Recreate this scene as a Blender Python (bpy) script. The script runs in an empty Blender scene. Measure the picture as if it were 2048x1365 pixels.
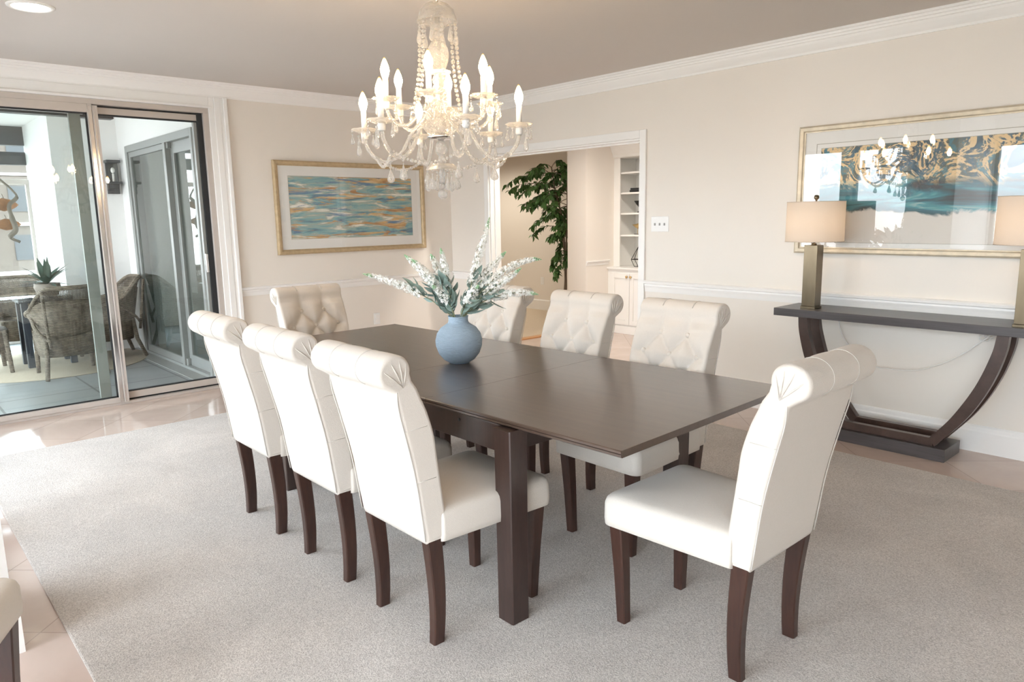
SKY, BULB, LAMP, EXPO = 13.5, 130.0, 30.0, 0.03
import bpy, bmesh, math, random
from mathutils import Vector, Matrix
PI = math.pi
random.seed(7)
S = bpy.context.scene
COL = S.collection

# ------------------------------------------------------------------ materials
def new_mat(name):
    m = bpy.data.materials.new(name)
    m.use_nodes = True
    nt = m.node_tree
    nt.nodes.clear()
    out = nt.nodes.new('ShaderNodeOutputMaterial')
    return m, nt, out

def N(nt, kind, **kw):
    n = nt.nodes.new(kind)
    for k, v in kw.items():
        if k in n.inputs:
            n.inputs[k].default_value = v
        else:
            setattr(n, k, v)
    return n

def rgba(c):
    return (c[0], c[1], c[2], 1.0)

def pbr(name, col, rough=0.5, metal=0.0, var=0.05, scale=8.0, bump=0.0, bscale=120.0, stretch=(1, 1, 1),
        trans=0.0, ior=1.45, coat=0.0, emit=None, estr=0.0, sheen=0.0, spec=0.5, detail=4.0):
    """principled surface with a noise variation of its colour and an optional noise bump"""
    m, nt, out = new_mat(name)
    p = N(nt, 'ShaderNodeBsdfPrincipled')
    L = nt.links.new
    L(p.outputs[0], out.inputs[0])
    tc = N(nt, 'ShaderNodeTexCoord')
    mp = N(nt, 'ShaderNodeMapping')
    mp.inputs['Scale'].default_value = stretch
    L(tc.outputs['Object'], mp.inputs['Vector'])
    nz = N(nt, 'ShaderNodeTexNoise', Scale=scale, Detail=detail)
    L(mp.outputs[0], nz.inputs['Vector'])
    mx = N(nt, 'ShaderNodeMix', data_type='RGBA')
    mx.inputs[6].default_value = rgba([max(0, c * (1 - var)) for c in col])
    mx.inputs[7].default_value = rgba([min(1, c * (1 + var)) for c in col])
    L(nz.outputs['Fac'], mx.inputs[0])
    L(mx.outputs[2], p.inputs['Base Color'])
    p.inputs['Roughness'].default_value = rough
    p.inputs['Metallic'].default_value = metal
    p.inputs['Transmission Weight'].default_value = trans
    p.inputs['IOR'].default_value = ior
    p.inputs['Coat Weight'].default_value = coat
    p.inputs['Coat Roughness'].default_value = 0.08
    p.inputs['Sheen Weight'].default_value = sheen
    p.inputs['Specular IOR Level'].default_value = spec
    if emit:
        p.inputs['Emission Color'].default_value = rgba(emit)
        p.inputs['Emission Strength'].default_value = estr
    if bump > 0:
        n2 = N(nt, 'ShaderNodeTexNoise', Scale=bscale, Detail=3.0)
        L(mp.outputs[0], n2.inputs['Vector'])
        b = N(nt, 'ShaderNodeBump', Strength=bump, Distance=0.004)
        L(n2.outputs['Fac'], b.inputs['Height'])
        L(b.outputs[0], p.inputs['Normal'])
    return m

def thin_glass(name, tint=(0.95, 0.97, 0.97), ior=1.7):
    m, nt, out = new_mat(name)
    L = nt.links.new
    tr = N(nt, 'ShaderNodeBsdfTransparent', Color=rgba(tint))
    gl = N(nt, 'ShaderNodeBsdfGlossy', Roughness=0.0)
    gl.inputs['Color'].default_value = (1, 1, 1, 1)
    fr = N(nt, 'ShaderNodeFresnel', IOR=ior)
    geo = N(nt, 'ShaderNodeNewGeometry')
    sub = N(nt, 'ShaderNodeMath', operation='SUBTRACT'); sub.inputs[0].default_value = 1.0
    L(geo.outputs['Backfacing'], sub.inputs[1])
    mul = N(nt, 'ShaderNodeMath', operation='MULTIPLY')
    L(fr.outputs[0], mul.inputs[0]); L(sub.outputs[0], mul.inputs[1])
    mx = N(nt, 'ShaderNodeMixShader')
    L(mul.outputs[0], mx.inputs[0]); L(tr.outputs[0], mx.inputs[1]); L(gl.outputs[0], mx.inputs[2])
    L(mx.outputs[0], out.inputs[0])
    return m

def emit_mat(name, col, strength):
    m, nt, out = new_mat(name)
    e = N(nt, 'ShaderNodeEmission', Color=rgba(col), Strength=strength)
    nt.links.new(e.outputs[0], out.inputs[0])
    return m

def crystal_mat(name):
    """cut lead crystal: clear glass with many small facets that also scatter a little light"""
    m, nt, out = new_mat(name)
    L = nt.links.new
    p = N(nt, 'ShaderNodeBsdfPrincipled')
    p.inputs['Base Color'].default_value = (1, 1, 1, 1)
    p.inputs['Roughness'].default_value = 0.06
    p.inputs['Transmission Weight'].default_value = 1.0
    p.inputs['IOR'].default_value = 1.55
    tc = N(nt, 'ShaderNodeTexCoord')
    v = N(nt, 'ShaderNodeTexVoronoi', Scale=110.0)
    L(tc.outputs['Object'], v.inputs['Vector'])
    b = N(nt, 'ShaderNodeBump', Strength=0.5, Distance=0.004)
    L(v.outputs['Distance'], b.inputs['Height'])
    L(b.outputs[0], p.inputs['Normal'])
    tr = N(nt, 'ShaderNodeBsdfTransparent', Color=(0.99, 0.985, 0.98, 1))
    df = N(nt, 'ShaderNodeBsdfDiffuse', Color=(0.92, 0.91, 0.89, 1))
    tl = N(nt, 'ShaderNodeBsdfTranslucent', Color=(0.92, 0.91, 0.89, 1))
    sc = N(nt, 'ShaderNodeMixShader', Fac=0.5)
    L(df.outputs[0], sc.inputs[1]); L(tl.outputs[0], sc.inputs[2])
    gm = N(nt, 'ShaderNodeMixShader', Fac=0.36)
    L(p.outputs[0], gm.inputs[1]); L(sc.outputs[0], gm.inputs[2])
    mx = N(nt, 'ShaderNodeMixShader', Fac=0.62)
    L(tr.outputs[0], mx.inputs[1]); L(gm.outputs[0], mx.inputs[2])
    L(mx.outputs[0], out.inputs[0])
    return m

def bulb_mat():
    """frosted flame bulb: bright around the filament, dim amber toward the tip"""
    m, nt, out = new_mat('warm_bulb_glow')
    L = nt.links.new
    tc = N(nt, 'ShaderNodeTexCoord'); sp = N(nt, 'ShaderNodeSeparateXYZ')
    L(tc.outputs['Object'], sp.inputs[0])
    mr = N(nt, 'ShaderNodeMapRange'); mr.inputs[1].default_value = 0.128; mr.inputs[2].default_value = 0.180
    L(sp.outputs[2], mr.inputs[0])
    r1 = ramp(nt, [(0.0, (1.0, 0.72, 0.42)), (0.5, (1.0, 0.66, 0.33)), (1.0, (1.0, 0.55, 0.18))])
    L(mr.outputs[0], r1.inputs[0])
    st_ = N(nt, 'ShaderNodeMapRange'); st_.inputs[3].default_value = BULB; st_.inputs[4].default_value = 0.9
    pw = N(nt, 'ShaderNodeMath', operation='POWER'); pw.inputs[1].default_value = 0.45
    L(mr.outputs[0], pw.inputs[0]); L(pw.outputs[0], st_.inputs[0])
    e = N(nt, 'ShaderNodeEmission')
    L(r1.outputs[0], e.inputs[0]); L(st_.outputs[0], e.inputs[1]); L(e.outputs[0], out.inputs[0])
    return m

def shade_mat(name, col, tcol):
    m, nt, out = new_mat(name)
    L = nt.links.new
    d = N(nt, 'ShaderNodeBsdfDiffuse', Color=rgba(col))
    t = N(nt, 'ShaderNodeBsdfTranslucent', Color=rgba(tcol))
    tc = N(nt, 'ShaderNodeTexCoord')
    mp = N(nt, 'ShaderNodeMapping'); mp.inputs['Scale'].default_value = (1, 1, 1)
    L(tc.outputs['Object'], mp.inputs[0])
    nz = N(nt, 'ShaderNodeTexNoise', Scale=260.0, Detail=2.0)
    L(mp.outputs[0], nz.inputs['Vector'])
    b = N(nt, 'ShaderNodeBump', Strength=0.25, Distance=0.002)
    L(nz.outputs['Fac'], b.inputs['Height']); L(b.outputs[0], d.inputs['Normal'])
    mx = N(nt, 'ShaderNodeMixShader', Fac=0.45)
    L(d.outputs[0], mx.inputs[1]); L(t.outputs[0], mx.inputs[2]); L(mx.outputs[0], out.inputs[0])
    return m

def ramp(nt, stops):
    r = N(nt, 'ShaderNodeValToRGB')
    el = r.color_ramp.elements
    while len(el) > 1:
        el.remove(el[-1])
    el[0].position = stops[0][0]; el[0].color = rgba(stops[0][1])
    for pos, c in stops[1:]:
        e = el.new(pos); e.color = rgba(c)
    return r

def tile_mat(name, c1, c2, cg, size, rot, grout=0.012, rough=0.12, vein=0.5, nscale=3.0, vstr=1.0):
    """square stone tiles laid at an angle, world coordinates"""
    m, nt, out = new_mat(name)
    L = nt.links.new
    p = N(nt, 'ShaderNodeBsdfPrincipled', Roughness=rough)
    L(p.outputs[0], out.inputs[0])
    geo = N(nt, 'ShaderNodeNewGeometry')
    mp = N(nt, 'ShaderNodeMapping')
    mp.inputs['Rotation'].default_value = (0, 0, rot)
    L(geo.outputs['Position'], mp.inputs['Vector'])
    br = N(nt, 'ShaderNodeTexBrick', Scale=1.0)
    br.offset = 0.0
    br.inputs['Color1'].default_value = (0.35, 0.35, 0.35, 1)
    br.inputs['Color2'].default_value = (0.65, 0.65, 0.65, 1)
    br.inputs['Mortar'].default_value = (0, 0, 0, 1)
    br.inputs['Mortar Size'].default_value = grout * size
    br.inputs['Mortar Smooth'].default_value = 0.2
    br.inputs['Brick Width'].default_value = size
    br.inputs['Row Height'].default_value = size
    L(mp.outputs[0], br.inputs['Vector'])
    nz = N(nt, 'ShaderNodeTexNoise', Scale=nscale, Detail=9.0, Roughness=0.62, Distortion=1.2)
    L(geo.outputs['Position'], nz.inputs['Vector'])
    ad = N(nt, 'ShaderNodeMath', operation='MULTIPLY_ADD')
    ad.inputs[1].default_value = vein
    L(nz.outputs['Fac'], ad.inputs[0])
    sc = N(nt, 'ShaderNodeMath', operation='MULTIPLY'); sc.inputs[1].default_value = vstr
    L(br.outputs['Color'], sc.inputs[0])
    L(sc.outputs[0], ad.inputs[2])
    mx = N(nt, 'ShaderNodeMix', data_type='RGBA')
    mx.inputs[6].default_value = rgba(c1); mx.inputs[7].default_value = rgba(c2)
    L(ad.outputs[0], mx.inputs[0])
    mg = N(nt, 'ShaderNodeMix', data_type='RGBA')
    mg.inputs[7].default_value = rgba(cg)
    L(br.outputs['Fac'], mg.inputs[0]); L(mx.outputs[2], mg.inputs[6])
    L(mg.outputs[2], p.inputs['Base Color'])
    return m

def carpet_mat():
    m, nt, out = new_mat('cut_pile_carpet')
    L = nt.links.new
    p = N(nt, 'ShaderNodeBsdfPrincipled', Roughness=0.95)
    p.inputs['Sheen Weight'].default_value = 0.25
    p.inputs['Specular IOR Level'].default_value = 0.15
    L(p.outputs[0], out.inputs[0])
    geo = N(nt, 'ShaderNodeNewGeometry')
    fine = N(nt, 'ShaderNodeTexNoise', Scale=210.0, Detail=2.0, Roughness=0.7)
    big = N(nt, 'ShaderNodeTexNoise', Scale=2.2, Detail=3.0, Distortion=0.8)
    for n in (fine, big):
        L(geo.outputs['Position'], n.inputs['Vector'])
    r1 = ramp(nt, [(0.32, (0.33, 0.295, 0.27)), (0.5, (0.51, 0.465, 0.43)), (0.68, (0.67, 0.62, 0.58))])
    L(fine.outputs['Fac'], r1.inputs[0])
    r2 = ramp(nt, [(0.3, (0.88, 0.88, 0.88)), (0.7, (1.06, 1.06, 1.06))])
    L(big.outputs['Fac'], r2.inputs[0])
    mu = N(nt, 'ShaderNodeMix', data_type='RGBA', blend_type='MULTIPLY')
    mu.inputs[0].default_value = 1.0
    L(r1.outputs[0], mu.inputs[6]); L(r2.outputs[0], mu.inputs[7])
    L(mu.outputs[2], p.inputs['Base Color'])
    b = N(nt, 'ShaderNodeBump', Strength=0.6, Distance=0.006)
    L(fine.outputs['Fac'], b.inputs['Height']); L(b.outputs[0], p.inputs['Normal'])
    return m

def wood_mat(name, c1, c2, rough=0.35, scale=(2, 30, 30), coat=0.2):
    m, nt, out = new_mat(name)
    L = nt.links.new
    p = N(nt, 'ShaderNodeBsdfPrincipled', Roughness=rough)
    p.inputs['Coat Weight'].default_value = coat
    p.inputs['Coat Roughness'].default_value = 0.25
    L(p.outputs[0], out.inputs[0])
    tc = N(nt, 'ShaderNodeTexCoord')
    mp = N(nt, 'ShaderNodeMapping'); mp.inputs['Scale'].default_value = scale
    L(tc.outputs['Object'], mp.inputs[0])
    nz = N(nt, 'ShaderNodeTexNoise', Scale=1.6, Detail=8.0, Roughness=0.65, Distortion=0.4)
    L(mp.outputs[0], nz.inputs['Vector'])
    r = ramp(nt, [(0.3, c1), (0.7, c2)])
    L(nz.outputs['Fac'], r.inputs[0]); L(r.outputs[0], p.inputs['Base Color'])
    b = N(nt, 'ShaderNodeBump', Strength=0.08, Distance=0.002)
    L(nz.outputs['Fac'], b.inputs['Height']); L(b.outputs[0], p.inputs['Normal'])
    return m

def streak_art():
    """abstract painting of horizontal teal, cream, ochre and blue strokes"""
    m, nt, out = new_mat('streaked_abstract_print')
    L = nt.links.new
    p = N(nt, 'ShaderNodeBsdfPrincipled', Roughness=0.6)
    L(p.outputs[0], out.inputs[0])
    tc = N(nt, 'ShaderNodeTexCoord')
    def noise(sc, loc, scale, det=6.0, dist=0.6):
        mp = N(nt, 'ShaderNodeMapping'); mp.inputs['Scale'].default_value = sc; mp.inputs['Location'].default_value = loc
        L(tc.outputs['Object'], mp.inputs[0])
        n = N(nt, 'ShaderNodeTexNoise', Scale=scale, Detail=det, Roughness=0.6, Distortion=dist)
        L(mp.outputs[0], n.inputs['Vector'])
        return n
    a = noise((1, 0.55, 6.5), (3.1, 0.4, 0.9), 2.6)
    r = ramp(nt, [(0.30, (0.08, 0.11, 0.14)), (0.38, (0.10, 0.20, 0.28)), (0.44, (0.16, 0.36, 0.42)), (0.49, (0.28, 0.46, 0.46)),
                  (0.53, (0.36, 0.41, 0.36)), (0.57, (0.66, 0.66, 0.58)), (0.64, (0.86, 0.84, 0.78))])
    L(a.outputs['Fac'], r.inputs[0])
    b = noise((1, 0.6, 8.0), (7.7, 2.1, 5.3), 2.2)
    rb = ramp(nt, [(0.53, (0, 0, 0)), (0.57, (1, 1, 1))])
    L(b.outputs['Fac'], rb.inputs[0])
    oc = noise((1, 0.8, 5), (1.7, 9.0, 2.0), 3.0)
    ro = ramp(nt, [(0.4, (0.42, 0.20, 0.07)), (0.55, (0.66, 0.43, 0.19)), (0.65, (0.72, 0.55, 0.33))])
    L(oc.outputs['Fac'], ro.inputs[0])
    m1 = N(nt, 'ShaderNodeMix', data_type='RGBA')
    L(rb.outputs[0], m1.inputs[0]); L(r.outputs[0], m1.inputs[6]); L(ro.outputs[0], m1.inputs[7])
    c = noise((1, 0.6, 9), (4.4, 3.3, 8.8), 2.0)
    rc = ramp(nt, [(0.58, (0, 0, 0)), (0.64, (1, 1, 1))])
    L(c.outputs['Fac'], rc.inputs[0])
    m2 = N(nt, 'ShaderNodeMix', data_type='RGBA')
    m2.inputs[7].default_value = rgba((0.10, 0.21, 0.36))
    L(rc.outputs[0], m2.inputs[0]); L(m1.outputs[2], m2.inputs[6])
    L(m2.outputs[2], p.inputs['Base Color'])
    return m

def marbled_art(h):
    """poured abstract: gold veins over teal at the top, dark teal band, plain pale ground below"""
    m, nt, out = new_mat('marbled_abstract_print')
    L = nt.links.new
    p = N(nt, 'ShaderNodeBsdfPrincipled', Roughness=0.5)
    L(p.outputs[0], out.inputs[0])
    tc = N(nt, 'ShaderNodeTexCoord')
    def noise(loc, scale, det=8.0, dist=1.5, sc=(1, 1, 1)):
        mp = N(nt, 'ShaderNodeMapping'); mp.inputs['Location'].default_value = loc; mp.inputs['Scale'].default_value = sc
        L(tc.outputs['Object'], mp.inputs[0])
        n = N(nt, 'ShaderNodeTexNoise', Scale=scale, Detail=det, Roughness=0.62, Distortion=dist)
        L(mp.outputs[0], n.inputs['Vector'])
        return n
    base = noise((2, 5, 1), 3.2)
    rb = ramp(nt, [(0.36, (0.015, 0.03, 0.045)), (0.46, (0.03, 0.10, 0.16)), (0.53, (0.10, 0.11, 0.09)), (0.58, (0.05, 0.22, 0.30)), (0.66, (0.20, 0.20, 0.16))])
    L(base.outputs['Fac'], rb.inputs[0])
    vein = noise((8, 3, 4), 6.0, 12.0, 1.3)
    rv = ramp(nt, [(0.455, (0, 0, 0)), (0.475, (1, 1, 1)), (0.52, (1, 1, 1)), (0.545, (0, 0, 0)), (0.60, (0, 0, 0)), (0.62, (0.9, 0.9, 0.9)), (0.66, (0, 0, 0))])
    L(vein.outputs['Fac'], rv.inputs[0])
    gold = N(nt, 'ShaderNodeMix', data_type='RGBA')
    gold.inputs[7].default_value = rgba((0.80, 0.58, 0.32))
    L(rv.outputs[0], gold.inputs[0]); L(rb.outputs[0], gold.inputs[6])
    sep = N(nt, 'ShaderNodeSeparateXYZ')
    L(tc.outputs['Object'], sep.inputs[0])
    wob = noise((1, 1, 1), 3.0, 6.0, 0.8)
    mm = N(nt, 'ShaderNodeMath', operation='MULTIPLY_ADD'); mm.inputs[1].default_value = 0.20
    L(wob.outputs['Fac'], mm.inputs[0]); L(sep.outputs[2], mm.inputs[2])      # z + 0.2*noise
    mr = N(nt, 'ShaderNodeMapRange'); mr.inputs[1].default_value = -h / 2; mr.inputs[2].default_value = h / 2 + 0.20
    L(mm.outputs[0], mr.inputs[0])
    band = noise((3, 3, 3), 3.0, 6.0, 0.9, (0.6, 1, 4.0))
    rband = ramp(nt, [(0.38, (0.02, 0.025, 0.035)), (0.5, (0.02, 0.13, 0.18)), (0.6, (0.06, 0.30, 0.36)), (0.68, (0.35, 0.5, 0.5))])
    L(band.outputs['Fac'], rband.inputs[0])
    k1 = ramp(nt, [(0.54, (0, 0, 0)), (0.60, (1, 1, 1))])
    L(mr.outputs[0], k1.inputs[0])
    x1 = N(nt, 'ShaderNodeMix', data_type='RGBA')
    L(k1.outputs[0], x1.inputs[0]); L(rband.outputs[0], x1.inputs[6]); L(gold.outputs[2], x1.inputs[7])
    k2 = ramp(nt, [(0.355, (0, 0, 0)), (0.375, (1, 1, 1))])
    L(mr.outputs[0], k2.inputs[0])
    x2 = N(nt, 'ShaderNodeMix', data_type='RGBA')
    x2.inputs[6].default_value = rgba((0.72, 0.67, 0.63))
    L(k2.outputs[0], x2.inputs[0]); L(x1.outputs[2], x2.inputs[7])
    L(x2.outputs[2], p.inputs['Base Color'])
    return m

def wicker_mat(name, c1, c2):
    m, nt, out = new_mat(name)
    L = nt.links.new
    p = N(nt, 'ShaderNodeBsdfPrincipled', Roughness=0.75)
    L(p.outputs[0], out.inputs[0])
    tc = N(nt, 'ShaderNodeTexCoord')
    w1 = N(nt, 'ShaderNodeTexWave', Scale=28.0, Distortion=1.2)
    w1.bands_direction = 'Z'
    L(tc.outputs['Object'], w1.inputs['Vector'])
    n = N(nt, 'ShaderNodeTexNoise', Scale=26.0, Detail=3.0)
    L(tc.outputs['Object'], n.inputs['Vector'])
    mm = N(nt, 'ShaderNodeMath', operation='MULTIPLY'); L(w1.outputs['Fac'], mm.inputs[0]); L(n.outputs['Fac'], mm.inputs[1])
    r = ramp(nt, [(0.1, c1), (0.55, c2)])
    L(mm.outputs[0], r.inputs[0]); L(r.outputs[0], p.inputs['Base Color'])
    b = N(nt, 'ShaderNodeBump', Strength=0.8, Distance=0.008)
    L(w1.outputs['Fac'], b.inputs['Height']); L(b.outputs[0], p.inputs['Normal'])
    return m

M = {}
M['wall'] = pbr('warm_white_wall_paint', (0.80, 0.752, 0.69), 0.6, var=0.015, scale=3, bump=0.03, bscale=200)
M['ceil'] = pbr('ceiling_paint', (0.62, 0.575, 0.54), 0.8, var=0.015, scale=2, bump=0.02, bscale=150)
M['trim'] = pbr('white_trim_paint', (0.86, 0.85, 0.83), 0.35, var=0.01, scale=5)
M['alu'] = pbr('champagne_anodised_metal', (0.56, 0.51, 0.47), 0.4, metal=0.25, var=0.04, scale=12)
M['alu_grey'] = pbr('grey_green_frame_metal', (0.30, 0.31, 0.295), 0.4, metal=0.2, var=0.05, scale=12)
M['gasket'] = pbr('black_rubber_gasket', (0.02, 0.022, 0.025), 0.5, var=0.1)
M['dark'] = pbr('dark_bronze_metal', (0.075, 0.08, 0.085), 0.45, metal=0.4, var=0.1, scale=14)
M['pane'] = thin_glass('clear_window_glass', (0.97, 0.975, 0.97))
M['pane_tint'] = thin_glass('tinted_door_glass', (0.90, 0.93, 0.92))
M['pane_dark'] = thin_glass('balcony_door_glass', (0.72, 0.78, 0.78), 1.75)
M['pane_art'] = thin_glass('picture_glass', (0.99, 0.995, 0.99), 1.75)
M['marble'] = tile_mat('polished_pink_marble', (0.40, 0.30, 0.255), (0.62, 0.50, 0.44), (0.42, 0.33, 0.285), 0.46, PI / 4, 0.006, 0.06, 0.75, 2.4, 0.8)
M['carpet'] = carpet_mat()
M['balc_floor'] = tile_mat('grey_balcony_tiles', (0.21, 0.225, 0.225), (0.30, 0.315, 0.315), (0.10, 0.105, 0.105), 0.72, 0.0, 0.014, 0.35, 0.4)
M['hall_carpet'] = pbr('tan_hall_carpet', (0.60, 0.50, 0.38), 0.95, var=0.08, scale=40, bump=0.4, bscale=300)
M['oak'] = wood_mat('orange_oak', (0.50, 0.22, 0.07), (0.66, 0.33, 0.12), 0.35, (20, 2, 20))
M['fabric'] = pbr('cream_linen_weave', (0.615, 0.565, 0.51), 0.85, var=0.035, scale=150, bump=0.22, bscale=420, sheen=0.15, spec=0.25)
M['seam'] = pbr('cream_linen_seam', (0.54, 0.505, 0.465), 0.85, var=0.03, scale=100)
M['button'] = pbr('cream_covered_button', (0.62, 0.57, 0.51), 0.8, var=0.04, scale=150)
M['leg'] = wood_mat('dark_walnut_legs', (0.026, 0.010, 0.007), (0.058, 0.024, 0.016), 0.33, (25, 25, 3))
M['table'] = wood_mat('espresso_table_lacquer', (0.045, 0.026, 0.018), (0.072, 0.044, 0.030), 0.34, (1.2, 22, 22), 1.0)
M['table_leg'] = wood_mat('espresso_table_wood', (0.024, 0.012, 0.010), (0.046, 0.025, 0.020), 0.36, (25, 25, 3), 0.25)
M['console'] = wood_mat('charcoal_stained_wood', (0.045, 0.04, 0.042), (0.085, 0.075, 0.078), 0.36, (1.5, 22, 22), 0.2)
M['console_leg'] = wood_mat('espresso_console_wood', (0.04, 0.022, 0.017), (0.075, 0.045, 0.036), 0.36, (6, 20, 6), 0.2)
M['brass'] = pbr('antique_brass', (0.17, 0.135, 0.09), 0.30, metal=0.95, var=0.25, scale=6, stretch=(3, 3, 1))
M['gold'] = pbr('gold_leaf_frame', (0.50, 0.385, 0.235), 0.5, metal=0.25, var=0.28, scale=26, bump=0.3, bscale=60)
M['champ'] = pbr('champagne_leaf_frame', (0.60, 0.53, 0.41), 0.45, metal=0.3, var=0.3, scale=22, bump=0.3, bscale=50)
M['mat'] = pbr('off_white_mat_board', (0.86, 0.84, 0.83), 0.8, var=0.01)
M['line'] = pbr('bevelled_mat_edge', (0.45, 0.42, 0.38), 0.7, var=0.05)
M['art1'] = streak_art()
M['art2'] = marbled_art(0.66)
M['plate'] = pbr('white_plastic', (0.86, 0.86, 0.85), 0.35, var=0.01)
M['slot'] = pbr('grey_switch_toggle', (0.45, 0.45, 0.45), 0.4, var=0.05)
M['vase'] = pbr('powder_blue_ceramic', (0.36, 0.46, 0.56), 0.62, var=0.10, scale=30, bump=0.9, bscale=45, stretch=(1, 1, 4.5), spec=0.3)
_b = [n for n in M['vase'].node_tree.nodes if n.type == 'BUMP'][0]
_b.inputs['Distance'].default_value = 0.007
M['petal'] = pbr('white_petals', (0.86, 0.86, 0.82), 0.7, var=0.06, scale=60)
M['tip'] = pbr('green_flower_buds', (0.33, 0.52, 0.32), 0.7, var=0.2, scale=60)
M['sage'] = pbr('sage_leaves', (0.30, 0.40, 0.36), 0.65, var=0.25, scale=30)
M['stem'] = pbr('flower_stems', (0.24, 0.26, 0.15), 0.7, var=0.2, scale=30)
M['crystal'] = crystal_mat('cut_crystal')
M['silver'] = pbr('polished_nickel', (0.75, 0.74, 0.73), 0.15, metal=1.0, var=0.04)
M['candle'] = pbr('white_candle_sleeve', (0.88, 0.86, 0.82), 0.5, var=0.02)
M['bulb'] = bulb_mat()
M['lens'] = emit_mat('downlight_glow', (1.0, 0.86, 0.68), 30.0)
M['lampbulb'] = emit_mat('lamp_bulb_glow', (1.0, 0.76, 0.52), LAMP)
M['shade'] = shade_mat('linen_lampshade', (0.78, 0.72, 0.65), (0.70, 0.60, 0.50))
M['cord'] = pbr('clear_white_cord', (0.80, 0.78, 0.74), 0.3, var=0.05)
M['leaf'] = pbr('ficus_leaves', (0.075, 0.165, 0.045), 0.42, var=0.45, scale=9)
M['bark'] = pbr('ficus_bark', (0.20, 0.15, 0.11), 0.8, var=0.25, scale=20)
M['pot'] = pbr('brown_planter', (0.16, 0.11, 0.08), 0.6, var=0.15)
M['wicker'] = wicker_mat('weathered_wicker', (0.09, 0.068, 0.05), (0.50, 0.41, 0.31))
M['jute'] = pbr('jute_rug', (0.50, 0.42, 0.32), 0.95, var=0.2, scale=50, bump=0.5, bscale=90)
M['navy'] = pbr('dark_navy_metal', (0.03, 0.04, 0.055), 0.45, var=0.1)
M['agave'] = pbr('agave_leaves', (0.07, 0.13, 0.10), 0.5, var=0.3, scale=20)
M['grey_pot'] = pbr('grey_stone_planter', (0.30, 0.25, 0.21), 0.7, var=0.15)
M['rust'] = pbr('rusty_metal', (0.33, 0.16, 0.07), 0.6, metal=0.3, var=0.45, scale=40)
M['verdi'] = pbr('dark_patina_metal', (0.16, 0.14, 0.11), 0.6, metal=0.3, var=0.4, scale=40)
M['white_wall'] = pbr('white_balcony_stucco', (0.84, 0.83, 0.81), 0.85, var=0.02, bump=0.08, bscale=140)
M['brick'] = pbr('tan_brick_facade', (0.105, 0.085, 0.07), 0.85, var=0.08)
M['bwin'] = pbr('facade_window', (0.035, 0.04, 0.045), 0.3, var=0.1)
M['autumn'] = pbr('autumn_leaves', (0.13, 0.06, 0.02), 0.8, var=0.3, scale=2)
M['green'] = pbr('dull_green_leaves', (0.07, 0.08, 0.03), 0.8, var=0.3, scale=2)
M['black'] = pbr('black_book_cloth', (0.02, 0.02, 0.022), 0.5, var=0.1)
M['pages'] = pbr('book_pages', (0.75, 0.72, 0.66), 0.8, var=0.05)
M['wire'] = pbr('black_iron_wire', (0.02, 0.02, 0.02), 0.4, metal=0.5, var=0.1)
M['goldmetal'] = pbr('soft_gold_metal', (0.70, 0.50, 0.24), 0.3, metal=0.9, var=0.1)
M['cabinet'] = pbr('white_cabinet_paint', (0.80, 0.785, 0.75), 0.4, var=0.01)

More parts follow.
